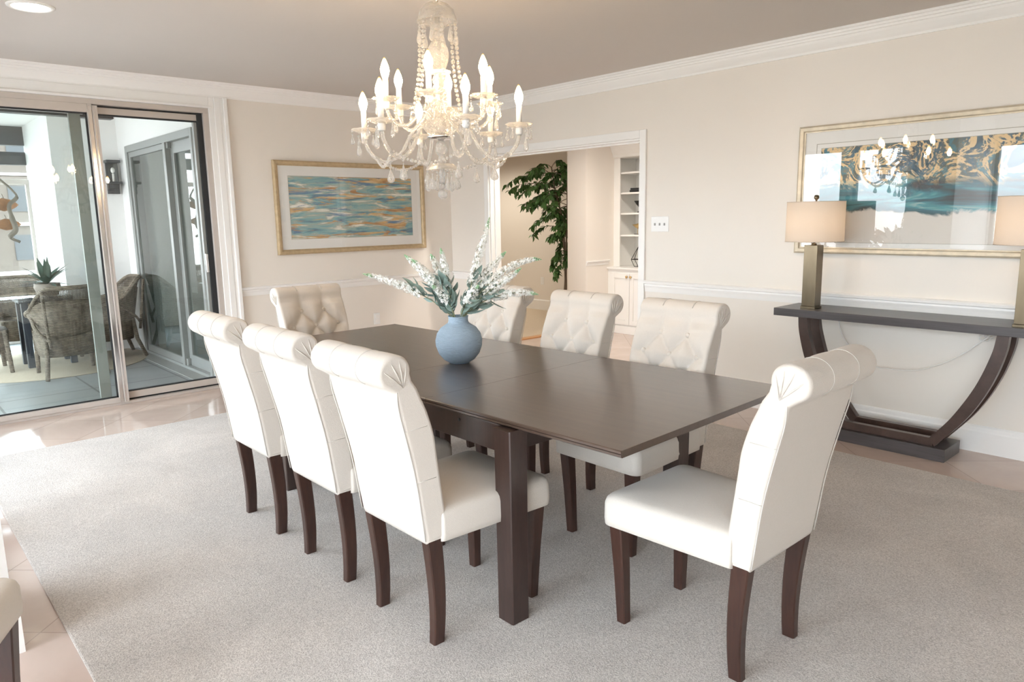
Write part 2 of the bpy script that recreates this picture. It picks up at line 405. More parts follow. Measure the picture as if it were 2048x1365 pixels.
# ------------------------------------------------------------------ mesh helpers
class MB:
    """collects shapes in one bmesh; build() links them as ONE mesh object"""
    def __init__(self):
        self.bm = bmesh.new()
    def box(self, x0, y0, z0, x1, y1, z1):
        vs = [self.bm.verts.new(p) for p in ((x0, y0, z0), (x1, y0, z0), (x1, y1, z0), (x0, y1, z0), (x0, y0, z1), (x1, y0, z1), (x1, y1, z1), (x0, y1, z1))]
        for f in ((3, 2, 1, 0), (4, 5, 6, 7), (0, 1, 5, 4), (1, 2, 6, 5), (2, 3, 7, 6), (3, 0, 4, 7)):
            self.bm.faces.new([vs[i] for i in f])
        return self
    def loft(self, loops, cap0=True, cap1=True, closed=True, smooth=True):
        rows = [[self.bm.verts.new(p) for p in lp] for lp in loops]
        n = len(rows[0])
        rng = range(n) if closed else range(n - 1)
        for a, b in zip(rows, rows[1:]):
            for i in rng:
                j = (i + 1) % n
                f = self.bm.faces.new((a[i], a[j], b[j], b[i]))
                f.smooth = smooth
        if cap0:
            self.bm.faces.new(list(reversed(rows[0])))
        if cap1:
            self.bm.faces.new(rows[-1])
        return self
    def tube(self, pts, rad, n=8, caps=True):
        pts = [Vector(p) for p in pts]
        if not hasattr(rad, '__len__'):
            rad = [rad] * len(pts)
        loops = []
        up = Vector((0, 0, 1))
        prev = None
        for i, p in enumerate(pts):
            a = pts[max(i - 1, 0)]; b = pts[min(i + 1, len(pts) - 1)]
            t = (b - a)
            if t.length < 1e-9:
                t = Vector((0, 0, 1))
            t.normalize()
            if prev is None:
                ref = up if abs(t.dot(up)) < 0.95 else Vector((1, 0, 0))
                x = t.cross(ref).normalized()
            else:
                x = (prev - t * prev.dot(t))
                x = x.normalized() if x.length > 1e-6 else t.orthogonal().normalized()
            prev = x
            y = t.cross(x)
            loops.append([p + (x * math.cos(2 * PI * k / n) + y * math.sin(2 * PI * k / n)) * rad[i] for k in range(n)])
        self.loft(loops, caps, caps)
        return self
    def lathe(self, prof, c=(0, 0, 0), n=24, lobes=0, amp=0.0, cap=True):
        """prof: list of (radius, z)"""
        loops = []
        for r, z in prof:
            lp = []
            for k in range(n):
                a = 2 * PI * k / n
                rr = r * (1 + amp * math.cos(lobes * a)) if lobes else r
                lp.append((c[0] + rr * math.cos(a), c[1] + rr * math.sin(a), c[2] + z))
            loops.append(lp)
        self.loft(loops, cap, cap)
        return self
    def ball(self, c, r, sx=1, sy=1, sz=1, u=10, v=7):
        prof = []
        for i in range(v + 1):
            a = -PI / 2 + PI * i / v
            prof.append((max(1e-4, math.cos(a)) * r, math.sin(a) * r * sz))
        loops = [[(c[0] + p[0] * sx * math.cos(2 * PI * k / u), c[1] + p[0] * sy * math.sin(2 * PI * k / u), c[2] + p[1]) for k in range(u)] for p in prof]
        self.loft(loops)
        return self
    def sweep(self, prof, axis, a0, a1, base):
        """extrude a 2-D profile [(out, z)] along 'x' or 'y'; base = (coordinate of the wall, sign of out)"""
        loops = []
        for t in (a0, a1):
            if axis == 'x':
                loops.append([(t, base[0] + base[1] * o, z) for o, z in prof])
            else:
                loops.append([(base[0] + base[1] * o, t, z) for o, z in prof])
        self.loft(loops, smooth=False)
        return self
    def quad(self, a, b, c, d):
        self.bm.faces.new([self.bm.verts.new(p) for p in (a, b, c, d)])
        return self
    def xform(self, mat):
        bmesh.ops.transform(self.bm, matrix=mat, verts=self.bm.verts)
        return self
    def build(self, name, mat, parent=None, loc=None, rot=None, smooth=None, bevel=0.0, seg=2, fixn=True):
        if fixn:
            bmesh.ops.recalc_face_normals(self.bm, faces=self.bm.faces)
        if smooth is not None:
            for f in self.bm.faces:
                f.smooth = smooth
        me = bpy.data.meshes.new(name)
        self.bm.to_mesh(me)
        self.bm.free()
        me.materials.append(mat)
        o = bpy.data.objects.new(name, me)
        COL.objects.link(o)
        if parent is not None:
            o.parent = parent
        if loc is not None:
            o.location = loc
        if rot is not None:
            o.rotation_euler = rot
        if bevel > 0:
            b = o.modifiers.new('edge', 'BEVEL')
            b.width = bevel; b.segments = seg; b.limit_method = 'ANGLE'; b.angle_limit = 0.6
        return o

def tag(o, label, cat, group=None, kind=None):
    o['label'] = label; o['category'] = cat
    if group: o['group'] = group
    if kind: o['kind'] = kind
    return o

def thing(name, label, cat, loc=(0, 0, 0), rotz=0.0, group=None, kind=None):
    o = bpy.data.objects.new(name, None)
    o.empty_display_size = 0.1
    COL.objects.link(o)
    o.location = loc; o.rotation_euler = (0, 0, rotz)
    return tag(o, label, cat, group, kind)

def dup(root, loc, rotz, label, group=None):
    def cp(o, par):
        c = o.copy()
        COL.objects.link(c)
        c.parent = par
        for ch in [x for x in bpy.data.objects if x.parent == o]:
            cp(ch, c)
        return c
    r = cp(root, None)
    r.location = loc; r.rotation_euler = (0, 0, rotz)
    r['label'] = label
    if group: r['group'] = group
    return r

def bezier(p0, p1, p2, p3, n):
    p0, p1, p2, p3 = map(Vector, (p0, p1, p2, p3))
    out = []
    for i in range(n + 1):
        t = i / n; s = 1 - t
        out.append(p0 * s ** 3 + p1 * 3 * s * s * t + p2 * 3 * s * t * t + p3 * t ** 3)
    return out

def catmull(pts, n=6):
    pts = [Vector(p) for p in pts]
    P = [pts[0] * 2 - pts[1]] + pts + [pts[-1] * 2 - pts[-2]]
    out = []
    for i in range(1, len(P) - 2):
        for k in range(n):
            t = k / n
            a, b, c, d = P[i - 1], P[i], P[i + 1], P[i + 2]
            out.append(0.5 * ((2 * b) + (c - a) * t + (2 * a - 5 * b + 4 * c - d) * t * t + (3 * b - a - 3 * c + d) * t ** 3))
    out.append(pts[-1])
    return out
# ------------------------------------------------------------------ room shell
XL, YR, ZC = -6.35, 4.874, 2.59        # left wall plane, right wall plane, ceiling
XE, YB = 1.9, -1.6                     # unseen far end of the room and window wall of the bay
YF, XP = 0.25, -2.84                   # inner face of the front wall, right end of its pier

def st(o, label, cat):
    return tag(o, label, cat, kind='structure')

st(MB().box(XL - 0.1, YB - 0.3, -0.12, XE + 0.3, 9.4, 0.0).build('floor', M['marble']), 'polished pink marble floor laid diagonally around the carpet', 'floor')
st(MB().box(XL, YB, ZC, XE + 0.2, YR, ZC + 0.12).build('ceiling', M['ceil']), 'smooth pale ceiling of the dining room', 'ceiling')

# left wall: opening for the sliding doors y 0.30..2.35, z 0..2.385
w = MB()
w.box(XL - 0.2, 2.35, 0, XL, YR + 0.13, ZC + 0.12)
w.box(XL - 0.2, YF - 0.3, 2.385, XL, 2.35, ZC + 0.12)
w.box(XL - 0.2, YF - 0.3, 0, XL, 0.30, 2.385)
st(w.build('wall_left', M['wall']), 'beige wall with the sliding doors and the striped painting', 'wall')
# right wall with the cased opening x -5.70..-3.785, z 0..2.06
w = MB()
w.box(XL, YR, 0, -5.70, YR + 0.13, ZC + 0.12)
w.box(-5.70, YR, 2.06, -3.785, YR + 0.13, ZC + 0.12)
w.box(-3.785, YR, 0, XE + 0.2, YR + 0.13, ZC + 0.12)
st(w.build('wall_right', M['wall']), 'beige wall with the cased opening and the console table', 'wall')
# front wall (windows to the outside, behind the camera) and the bay in which the camera stands
w = MB()
w.box(XL, YF - 0.3, 2.24, XP, YF, ZC)
w.box(XL, YF - 0.3, 0, -6.15, YF, 2.24)
w.box(-4.16, YF - 0.3, 0, -4.06, YF, 2.24)
w.box(-3.36, YF - 0.3, 0, XP, YF, 2.24)
w.box(XL, YF - 0.3, 0, XP, YF, 0.07)
st(w.build('wall_front', M['trim']), 'white window wall ending in a pier beside the bay', 'wall')
w = MB()
w.box(XP - 0.39, YB, 0, XP - 0.14, YF - 0.3, ZC)
st(w.build('wall_bay', M['trim']), 'white side wall of the window bay', 'wall')
w = MB()
w.box(XP - 0.39, YB - 0.25, 2.30, XE + 0.2, YB, ZC)
w.box(XP - 0.39, YB - 0.25, 0, -2.97, YB, 2.30)
w.box(-0.55, YB - 0.25, 0, -0.40, YB, 2.30)
w.box(1.60, YB - 0.25, 0, XE + 0.2, YB, 2.30)
w.box(XP - 0.39, YB - 0.25, 0, XE + 0.2, YB, 0.07)
st(w.build('wall_window', M['trim']), 'window wall of the bay behind the camera', 'wall')
st(MB().box(XE, YB, 0, XE + 0.2, YR, ZC).build('wall_end', M['wall']), 'plain end wall of the dining room', 'wall')

def window(n, x0, x1, y, z0, z1, label):
    t = thing('window_%d' % n, label, 'window', (0, 0, 0), kind='structure')
    f = MB(); b = 0.045
    f.box(x0, y - 0.03, z0, x0 + b, y + 0.03, z1); f.box(x1 - b, y - 0.03, z0, x1, y + 0.03, z1)
    f.box(x0 + b, y - 0.03, z0, x1 - b, y + 0.03, z0 + b); f.box(x0 + b, y - 0.03, z1 - b, x1 - b, y + 0.03, z1)
    f.build('window_frame', M['alu'], t)
    MB().box(x0 + b, y - 0.003, z0 + b, x1 - b, y + 0.003, z1 - b).build('pane', M['pane'], t)
window(1, -6.15, -4.16, YF - 0.18, 0.07, 2.24, 'tall window in the front wall nearest the balcony doors')
window(2, -4.06, -3.36, YF - 0.18, 0.07, 2.24, 'narrow tall window beside the white pier')
window(3, -2.97, -0.55, YB - 0.12, 0.07, 2.30, 'wide bay window behind the camera beside the bay wall')
window(4, -0.40, 1.60, YB - 0.12, 0.07, 2.30, 'wide bay window behind the camera toward the end wall')

# crown moulding, chair rail and baseboard profiles (distance from the wall, height)
crown = [(0, 2.476), (0.014, 2.476), (0.018, 2.49), (0.030, 2.505), (0.046, 2.53), (0.052, 2.545), (0.062, 2.547), (0.066, 2.56),
         (0.078, 2.562), (0.082, 2.575), (0.098, 2.577), (0.105, ZC), (0, ZC)]
def run(name, prof, axis, a0, a1, base, label, cat='trim', mat='trim'):
    return st(MB().sweep(prof, axis, a0, a1, base).build(name, M[mat]), label, cat)
run('trim_1', crown, 'y', YF, YR, (XL, 1), 'white stepped crown moulding above the sliding doors')
run('trim_2', crown, 'x', XL, XE, (YR, -1), 'white stepped crown moulding above the cased opening')
def rail(z0, z1):
    h = z1 - z0
    return [(0, z0), (0.008, z0), (0.012, z0 + 0.35 * h), (0.018, z0 + 0.55 * h), (0.016, z0 + 0.68 * h), (0.032, z0 + 0.74 * h), (0.034, z0 + 0.92 * h), (0.026, z1), (0, z1)]
run('trim_3', rail(0.79, 0.868), 'y', 2.50, YR, (XL, 1), 'white chair rail below the striped painting')
run('trim_4', rail(0.79, 0.872), 'x', XL + 0.03, -5.765, (YR, -1), 'short chair rail between the corner and the opening')
run('trim_5', rail(0.812, 0.905), 'x', -3.72, XE, (YR, -1), 'white chair rail behind the console table')
bb = [(0, 0), (0.016, 0), (0.016, 0.125), (0.012, 0.135), (0.011, 0.155), (0.005, 0.165), (0, 0.165)]
run('baseboard_left', bb, 'y', 2.50, YR, (XL, 1), 'white baseboard below the striped painting', 'baseboard')
run('baseboard_right', bb, 'x', -3.72, XE, (YR, -1), 'white baseboard behind the console table', 'baseboard')
run('baseboard_corner', bb, 'x', XL + 0.016, -5.765, (YR, -1), 'white baseboard between the corner and the opening', 'baseboard')
# pier end: baseboard and chair rail return
run('baseboard_front', bb, 'x', -3.36, XP, (YF, 1), 'white baseboard at the foot of the pier', 'baseboard')
run('baseboard_bay', bb, 'y', YF - 0.3, YF + 0.016, (XP, 1), 'white baseboard on the end of the pier', 'baseboard')
run('trim_6', rail(0.81, 0.90), 'x', -3.36, XP + 0.03, (YF, 1), 'white chair rail end on the pier')

# casing of the sliding doors
c = MB()
def casing_leg(y0):
    # stepped architrave seen in plan: (y offset, projection)
    c.box(XL, y0, 0, XL + 0.018, y0 + 0.045, 2.476)
    c.box(XL, y0 + 0.045, 0, XL + 0.028, y0 + 0.095, 2.476)
    c.box(XL, y0 + 0.095, 0, XL + 0.022, y0 + 0.12, 2.476)
    c.box(XL, y0 + 0.12, 0, XL + 0.042, y0 + 0.15, 2.476)
casing_leg(2.35)
c.box(XL, YF, 2.385, XL + 0.02, 2.35, 2.476)
c.box(XL + 0.02, YF, 2.385, XL + 0.034, 2.37, 2.402)
st(c.build('trim_7', M['trim'], bevel=0.003), 'white stepped casing around the sliding doors', 'trim')
# casing of the opening
c = MB()
c.box(-3.785, YR - 0.02, 0, -3.722, YR, 2.125)
c.box(-5.765, YR - 0.02, 0, -5.70, YR, 2.125)
c.box(-5.70, YR - 0.02, 2.06, -3.785, YR, 2.125)
c.box(-5.70, YR, 0, -5.685, YR + 0.13, 2.06); c.box(-3.80, YR, 0, -3.785, YR + 0.13, 2.06); c.box(-5.685, YR, 2.045, -3.80, YR + 0.13, 2.06)
c.box(-5.685, YR + 0.05, 0, -5.67, YR + 0.085, 2.045); c.box(-3.815, YR + 0.05, 0, -3.80, YR + 0.085, 2.045); c.box(-5.67, YR + 0.05, 2.03, -3.815, YR + 0.085, 2.045)
st(c.build('trim_8', M['trim'], bevel=0.003), 'white casing of the wide opening to the hall', 'trim')

# ---- sliding doors to the balcony
d = thing('door_1', 'wide aluminium framed glass sliding doors to the balcony', 'door', kind='structure')
f = MB()
xi = XL + 0.004
f.box(xi - 0.15, 0.30, 2.345, xi, 2.35, 2.385)                     # head
f.box(xi - 0.15, 0.30, 2.283, xi, 1.445, 2.345)
f.box(xi - 0.15, 2.305, 0, xi, 2.35, 2.345)                        # right jamb
f.box(xi - 0.15, 0.30, 0, xi, 0.34, 2.345)
f.box(xi - 0.15, 0.34, 0, xi, 2.305, 0.022)                        # sill
f.box(xi - 0.045, 0.34, 0.022, xi + 0.006, 1.45, 0.062)
f.build('door_frame', M['alu'], d, bevel=0.002)
m = MB()
m.box(xi - 0.06, 1.445, 0.022, xi + 0.004, 1.478, 2.345)
m.box(xi - 0.06, 1.478, 0.022, xi + 0.018, 1.512, 2.335)
m.build('meeting_stile', M['alu'], d, bevel=0.002)
MB().box(xi + 0.004, 1.450, 0.03, xi + 0.0065, 1.474, 2.33).box(xi + 0.018, 1.484, 0.03, xi + 0.0195, 1.494, 2.33).build('stile_edge', M['silver'], d)
MB().box(xi - 0.030, 0.34, 0.062, xi - 0.024, 1.445, 2.283).build('fixed_pane', M['pane_tint'], d)
g = MB()
g.box(xi - 0.034, 0.34, 2.272, xi - 0.020, 1.445, 2.283); g.box(xi - 0.034, 0.34, 0.062, xi - 0.020, 1.445, 0.072); g.box(xi - 0.034, 1.433, 0.062, xi - 0.020, 1.445, 2.283)
g.build('fixed_gasket', M['gasket'], d)
s = MB()
s.box(xi - 0.085, 1.512, 2.282, xi - 0.045, 2.285, 2.332)
s.box(xi - 0.085, 1.512, 0.036, xi - 0.035, 2.285, 0.090)
s.build('sliding_rail', M['alu'], d, bevel=0.002)
MB().box(xi - 0.085, 2.235, 0.09, xi - 0.05, 2.262, 2.282).build('sliding_stile', M['alu_grey'], d, bevel=0.002)
MB().box(xi - 0.09, 2.262, 0.022, xi - 0.03, 2.305, 2.345).box(xi - 0.10, 1.512, 2.332, xi - 0.05, 2.262, 2.345).box(xi - 0.10, 1.512, 0.022, xi - 0.05, 2.262, 0.036).build('track_gap', M['gasket'], d)
MB().box(xi - 0.069, 1.512, 0.09, xi - 0.063, 2.235, 2.282).build('sliding_pane', M['pane'], d)
g = MB()
g.box(xi - 0.072, 1.512, 2.270, xi - 0.044, 2.262, 2.282); g.box(xi - 0.072, 1.512, 0.088, xi - 0.044, 2.262, 0.100)
g.build('sliding_gasket', M['gasket'], d)
MB().box(xi - 0.125, 1.335, 0.022, xi - 0.095, 1.415, 2.345).build('rear_stile', M['alu_grey'], d, bevel=0.002)
MB().box(xi - 0.118, 0.34, 0.06, xi - 0.112, 1.335, 2.30).build('rear_pane', M['pane'], d)
MB().box(xi - 0.050, 2.236, 1.02, xi - 0.030, 2.256, 1.18).build('pull_handle', M['silver'], d, bevel=0.003)

# ---- balcony beyond the doors
BX, BY = -9.2, 2.36
st(MB().box(-11.0, -1.4, -0.12, XL - 0.1, YR, -0.003).build('floor_balcony', M['balc_floor']), 'grey tiled balcony floor', 'floor')
st(MB().box(-11.0, -1.4, 2.62, XL - 0.2, YR, 2.74).build('ceiling_balcony', M['white_wall']), 'white balcony ceiling', 'ceiling')
w = MB()
w.box(BX - 0.2, 1.90, 0, BX, BY + 0.2, 2.62)
w.box(-10.7, 1.70, 0, BX, 1.90, 2.62)
st(w.build('wall_balcony', M['white_wall']), 'white balcony wall and pillar beside the lantern', 'wall')
w = MB()
w.box(BX, BY, 2.275, XL - 0.2, BY + 0.2, 2.62)
w.box(BX + 0.0005, BY, 0, -8.83, BY + 0.2, 2.275)
w.box(-6.75, BY, 0, XL - 0.2, BY + 0.2, 2.275)
st(w.build('wall_side', M['white_wall']), 'white balcony side wall around the second sliding door', 'wall')
st(MB().box(-11.0, BY + 0.2, -0.1, -10.8, YR, 2.7).box(XL - 0.3, BY + 0.2, -0.1, XL - 0.2, YR, 2.7).build('wall_behind', M['wall']), 'plain wall of the room behind the second door', 'wall')
d = thing('door_2', 'grey framed sliding glass door on the balcony side wall', 'door', kind='structure')
f = MB()
f.box(-8.83, BY - 0.03, 0, -8.755, BY + 0.1, 2.275); f.box(-6.80, BY - 0.03, 0, -6.75, BY + 0.1, 2.275)
f.box(-8.755, BY - 0.03, 2.205, -6.80, BY + 0.1, 2.275); f.box(-8.755, BY - 0.03, 0, -6.80, BY + 0.1, 0.03)
f.box(-8.755, BY - 0.015, 0.03, -8.70, BY + 0.02, 2.205)
f.box(-8.70, BY - 0.015, 2.15, -7.45, BY + 0.02, 2.205); f.box(-8.70, BY - 0.015, 0.03, -7.45, BY + 0.02, 0.10)
f.build('door_frame', M['alu_grey'], d, bevel=0.003)
MB().box(-7.56, BY - 0.03, 0.03, -7.49, BY + 0.03, 2.205).build('meeting_stile', M['alu_grey'], d, bevel=0.003)
MB().box(-7.49, BY + 0.02, 2.10, -6.80, BY + 0.06, 2.205).box(-7.49, BY + 0.02, 0.03, -6.80, BY + 0.06, 0.14).box(-7.49, BY + 0.02, 0.14, -7.40, BY + 0.06, 2.10).build('sliding_rail', M['alu_grey'], d, bevel=0.003)
MB().box(-8.70, BY + 0.0, 0.10, -7.56, BY + 0.006, 2.15).build('fixed_pane', M['pane_dark'], d)
MB().box(-7.40, BY + 0.036, 0.14, -6.80, BY + 0.042, 2.10).build('sliding_pane', M['pane_dark'], d)
st(MB().box(-8.83, BY - 0.16, -0.003, -6.7, BY - 0.03, 0.004).build('trim_9', M['alu_grey']), 'dark grey drain channel in front of the second door', 'trim')
# balcony glazing: far end and outer side
def glazing(name, axis, fixed, a0, a1, splits, label, zt=2.0, zs=0.85):
    t = thing(name, label, 'window', kind='structure')
    def bx(mb, p0, p1, z0, z1, th=0.03):
        if axis == 'x': mb.box(fixed - th, p0, z0, fixed + th, p1, z1)
        else: mb.box(p0, fixed - th, z0, p1, fixed + th, z1)
    f = MB()
    bx(f, a0, a1, zs - 0.08, zs, 0.05); bx(f, a0, a1, zt - 0.06, zt, 0.04); bx(f, a0, a1, 0.0, 0.06)
    ed = [a0] + splits + [a1]
    for s_ in ed:
        bx(f, s_ - 0.035, s_ + 0.035, 0.0, zt)
    f.build('window_frame', M['alu'], t, bevel=0.004)
    for a, b in zip(ed, ed[1:]):
        p = MB(); bx(p, a + 0.035, b - 0.035, zs, zt - 0.06, 0.003); p.build('pane', M['pane'], t)
        p = MB(); bx(p, a + 0.035, b - 0.035, 0.06, zs - 0.08, 0.003); p.build('pane', M['pane'], t)
    h = MB()
    bx(h, a0, a1, 2.40, 2.62, 0.06)
    bx(h, a0, a1, 2.17, 2.32, 0.05)
    h.build('header_beam', M['dark'], t)
    return t
glazing('window_5', 'x', -10.7, -1.3, 1.70, [0.70, -0.3], 'balcony end glazing with dark header beams')
glazing('window_6', 'y', -1.3, -10.7, XL - 0.2, [-9.4, -8.1], 'balcony outer side glazing')
st(MB().box(XL - 0.32, -1.3, 2.275, XL - 0.22, 1.68, 2.325).build('trim_10', M['dark']), 'dark metal bar above the sliding doors on the balcony side', 'trim')

# ---- hall beyond the opening
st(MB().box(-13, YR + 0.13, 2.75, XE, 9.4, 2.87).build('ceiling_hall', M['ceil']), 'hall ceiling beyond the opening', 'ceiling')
st(MB().box(-13, 7.85, 0, -5.9, 8.0, 2.75).build('wall_hall', M['wall']), 'far beige hall wall behind the ficus tree', 'wall')
st(MB().box(-6.14, 6.49, 0, -5.84, 7.85, 2.75).build('wall_stub', M['wall']), 'beige wall end beside the built-in bookcase', 'wall')
st(MB().box(-5.84, 7.42, 0, -2.0, 7.55, 2.75).build('wall_bookcase', M['wall']), 'hall wall behind the built-in bookcase', 'wall')
st(MB().box(-2.1, YR + 0.13, 0, -2.0, 7.5, 2.75).build('wall_hall_end', M['wall']), 'unseen end wall of the hall', 'wall')
st(MB().box(-13.2, YR + 0.13, -0.1, -13, 8.0, 2.75).build('wall_hall_far', M['wall']), 'far left end wall of the hall', 'wall')
st(MB().box(-13, YR + 0.0, 0, XL - 0.2, YR + 0.13, 2.75).build('wall_hall_near', M['wall']), 'near wall of the hall behind the balcony', 'wall')
run('trim_11', rail(0.845, 0.905), 'y', 6.49, 6.90, (-5.84, 1), 'white chair rail on the short hall wall')
run('baseboard_hall', [(0, 0), (0.018, 0), (0.018, 0.15), (0, 0.165)], 'x', -13, -6.14, (7.85, -1), 'white baseboard of the far hall wall', 'baseboard')
st(MB().box(-13, YR + 0.13, -0.1, -6.27, 7.85, 0.006).build('floor_hall', M['hall_carpet']), 'tan carpet of the hall beyond the oak strip', 'floor')
st(MB().box(-6.27, YR + 0.13, 0, -6.17, 6.49, 0.012).build('trim_12', M['oak'], bevel=0.004), 'orange oak threshold strip between tile and tan carpet', 'trim')

# ---- carpet inset in the marble
tag(MB().box(-5.44, 0.395, 0, 1.5, 4.27, 0.012).build('carpet', M['carpet'], bevel=0.006), 'pale beige cut pile carpet under the dining table', 'carpet')
# ------------------------------------------------------------------ dining chairs
def lerp(a, b, t): return a + (b - a) * t

def smooth01(t):
    t = max(0.0, min(1.0, t)); return t * t * (3 - 2 * t)

def back_profile():
    """closed loop (y, z): front face up, round the scroll, rear face down"""
    front = catmull([(-0.215, 0.40, 0), (-0.232, 0.52, 0), (-0.248, 0.63, 0), (-0.258, 0.70, 0), (-0.268, 0.77, 0), (-0.292, 0.85, 0), (-0.318, 0.91, 0), (-0.343, 0.972, 0)], 9)
    pts = [(p.x, p.y) for p in front]
    cy, cz, r = -0.405, 1.010, 0.058
    for k in range(1, 32):
        a = math.radians(-20 + k * 8.6)
        pts.append((cy + r * math.cos(a), cz + r * math.sin(a)))
    nf = len(front)
    rear = catmull([(-0.398, 0.935, 0), (-0.388, 0.88, 0), (-0.363, 0.777, 0), (-0.326, 0.61, 0), (-0.294, 0.393, 0)], 5)
    pts += [(p.x, p.y) for p in rear]
    pts += [(-0.288, 0.378), (-0.225, 0.378)]
    return pts, nf

def tuft(u, z, arc):
    """pillow height of the button tufting; u = metres from the centre, z = height along the front"""
    du, dv, z1 = 0.150, 0.098, 0.905
    a, b = u / du, (z - z1) / (2 * dv)
    tp, tq = abs(math.cos(PI * (a + b + 0.5 - 0.5))), abs(math.cos(PI * (a - b)))
    dia = (tp * tq)
    dia = min(tp, tq) ** 0.55 * 0.75 + dia * 0.25
    top = abs(math.cos(PI * a)) ** 0.6
    side = abs(math.cos(PI * b)) ** 0.6
    h = dia
    # smooth out into the plain zones
    kt = smooth01((z - z1) / 0.03)
    h = lerp(h, top if abs(u) < 0.15 else 1.0, kt)
    ks = smooth01((abs(u) - 0.150) / 0.02)
    if kt < 1:
        h = lerp(h, lerp(side, 1.0, kt), ks)
    kb = smooth01((0.56 - z) / 0.05)
    h = lerp(h, 1.0, kb)
    return h

def make_chair():
    t = thing('dining_chair', 'x', 'chair')
    # seat: rounded trapezoid box with a slight crown
    def outline(s, z, inset):
        pts = []
        hf, hb, yf, yb, r = 0.240 - inset, 0.218 - inset, 0.257 - inset, -0.235, 0.035
        cs = [(hf - r, yf - r, 0), (-(hf - r), yf - r, 90), (-(hb - 0.01), yb + 0.01, 180), (hb - 0.01, yb + 0.01, 270)]
        for i, (cx, cy, a0) in enumerate(cs):
            rr = r if i < 2 else 0.01
            for k in range(7):
                a = math.radians(a0 + k * 15)
                pts.append((s * (cx + rr * math.cos(a)), (cy + rr * math.sin(a) - 0.0) * s, z))
        return pts
    m = MB()
    loops = [outline(1, 0.374, 0.010), outline(1, 0.378, 0.002), outline(1, 0.40, 0), outline(1, 0.455, 0.001), outline(1, 0.472, 0.006), outline(1, 0.483, 0.016), outline(1, 0.489, 0.032)]
    for s, z in ((0.85, 0.494), (0.65, 0.499), (0.4, 0.503), (0.15, 0.505)):
        loops.append(outline(s, z, 0.032))
    m.loft(loops)
    m.build('seat', M['fabric'], t)
    # tufted scroll back
    prof, nf = back_profile()
    n = len(prof)
    nrm = []
    for i in range(n):
        a, b = prof[i - 1], prof[(i + 1) % n]
        dx, dy = b[0] - a[0], b[1] - a[1]
        l = math.hypot(dx, dy) or 1
        nrm.append((dy / l, -dx / l))
    # orientation: front normal must point to +y
    if nrm[5][0] < 0:
        nrm = [(-x, -y) for x, y in nrm]
    def half(i):
        y, z = prof[i]
        f = (z - 0.375) / 0.57
        if i < nf:
            return lerp(0.207, 0.217, f)
        if i < nf + 31:
            return lerp(0.218, 0.220, math.sin(PI * (i - nf) / 31))
        return lerp(0.202, 0.214, f)
    us = [-1, -0.998, -0.99, -0.975, -0.95]
    k = 44
    us += [-0.92 + 1.84 * j / k for j in range(k + 1)]
    us += [0.95, 0.975, 0.99, 0.998, 1]
    r = 0.014
    loops = []
    for u in us:
        lp = []
        for i in range(n):
            w = half(i)
            x = u * w
            e = (1 - abs(u)) * w
            ins = r - math.sqrt(max(0, r * r - (r - e) ** 2)) if e < r else 0.0
            y, z = prof[i]
            d = -ins
            if i < nf + 13:
                arc = z if i < nf else 1.0
                fade = 1.0 if i < nf - 6 else max(0.0, 1 - 0.16 * (i - nf + 6)) * 0.75 + 0.25 * smooth01((nf + 13 - i) / 8.0)
                ef = smooth01((e - 0.004) / 0.05)
                d += lerp(0.012, (tuft(x, arc, i) - 0.55) * 0.037 + 0.002, ef) * fade
            lp.append((x, y + nrm[i][0] * d, z + nrm[i][1] * d))
        loops.append(lp)
    m = MB()
    m.loft(loops, False, False)
    # side faces: zip front to rear for the slab, fan the roll from the point where the pleats gather
    m.bm.verts.ensure_lookup_table()
    allv = list(m.bm.verts)
    for side in (0, len(us) - 1):
        V = [allv[side * n + i] for i in range(n)]
        roll0, roll1 = nf - 1, nf + 31
        fr = list(range(0, nf)); re_ = [n - 1, n - 2] + list(range(n - 3, nf + 30, -1))
        i = j = 0
        while i < len(fr) - 1 or j < len(re_) - 1:
            adv = j >= len(re_) - 1 or (i < len(fr) - 1 and prof[fr[i + 1]][1] <= prof[re_[j + 1]][1])
            if adv:
                tri = (V[fr[i]], V[fr[i + 1]], V[re_[j]]); i += 1
            else:
                tri = (V[fr[i]], V[re_[j + 1]], V[re_[j]]); j += 1
            if len(set(tri)) == 3:
                try: m.bm.faces.new(tri)
                except ValueError: pass
        sgn = -1 if side == 0 else 1
        J = m.bm.verts.new((sgn * 0.216, -0.374, 0.958))
        for i in range(roll0, roll1):
            m.bm.faces.new((V[i], V[i + 1], J))
        m.bm.faces.new((V[roll1], V[roll0], J))
    # pleats that gather at the scroll ends
    for sx in (-1, 1):
        J = Vector((sx * 0.216, -0.374, 0.956))
        for a in (30, 72, 112, 160):
            ar = math.radians(a)
            P = Vector((sx * 0.217, -0.405 + 0.050 * math.cos(ar), 1.010 + 0.050 * math.sin(ar)))
            mid = (J + P) / 2 + Vector((sx * 0.004, 0, 0))
            m.tube([J, mid, P], [0.0014, 0.003, 0.0016], 6)
    m.build('backrest', M['fabric'], t)
    # seams: pull lines on the sides and around the roll, piping of the rear panel
    for sx in (-1, 1):
        pts = []
        for y, z in [(-0.396, 0.945), (-0.391, 0.88), (-0.366, 0.777), (-0.329, 0.61), (-0.298, 0.393)]:
            pts.append((sx * lerp(0.199, 0.211, (z - 0.375) / 0.57), y + 0.002, z))
        MB().tube(catmull(pts, 4), 0.0022, 6).build('piping', M['seam'], t)
        for z0, yf, yr in ((0.807, -0.283, -0.368), (0.615, -0.250, -0.326)):
            w = lerp(0.207, 0.217, (z0 - 0.375) / 0.57) - 0.0006
            MB().tube([(sx * w, yf - 0.004, z0), (sx * (w - 0.0015), (yf + yr) / 2, z0 - 0.002), (sx * (w - 0.0055), yr, z0 - 0.006)], 0.0013, 5).build('side_seam', M['seam'], t)
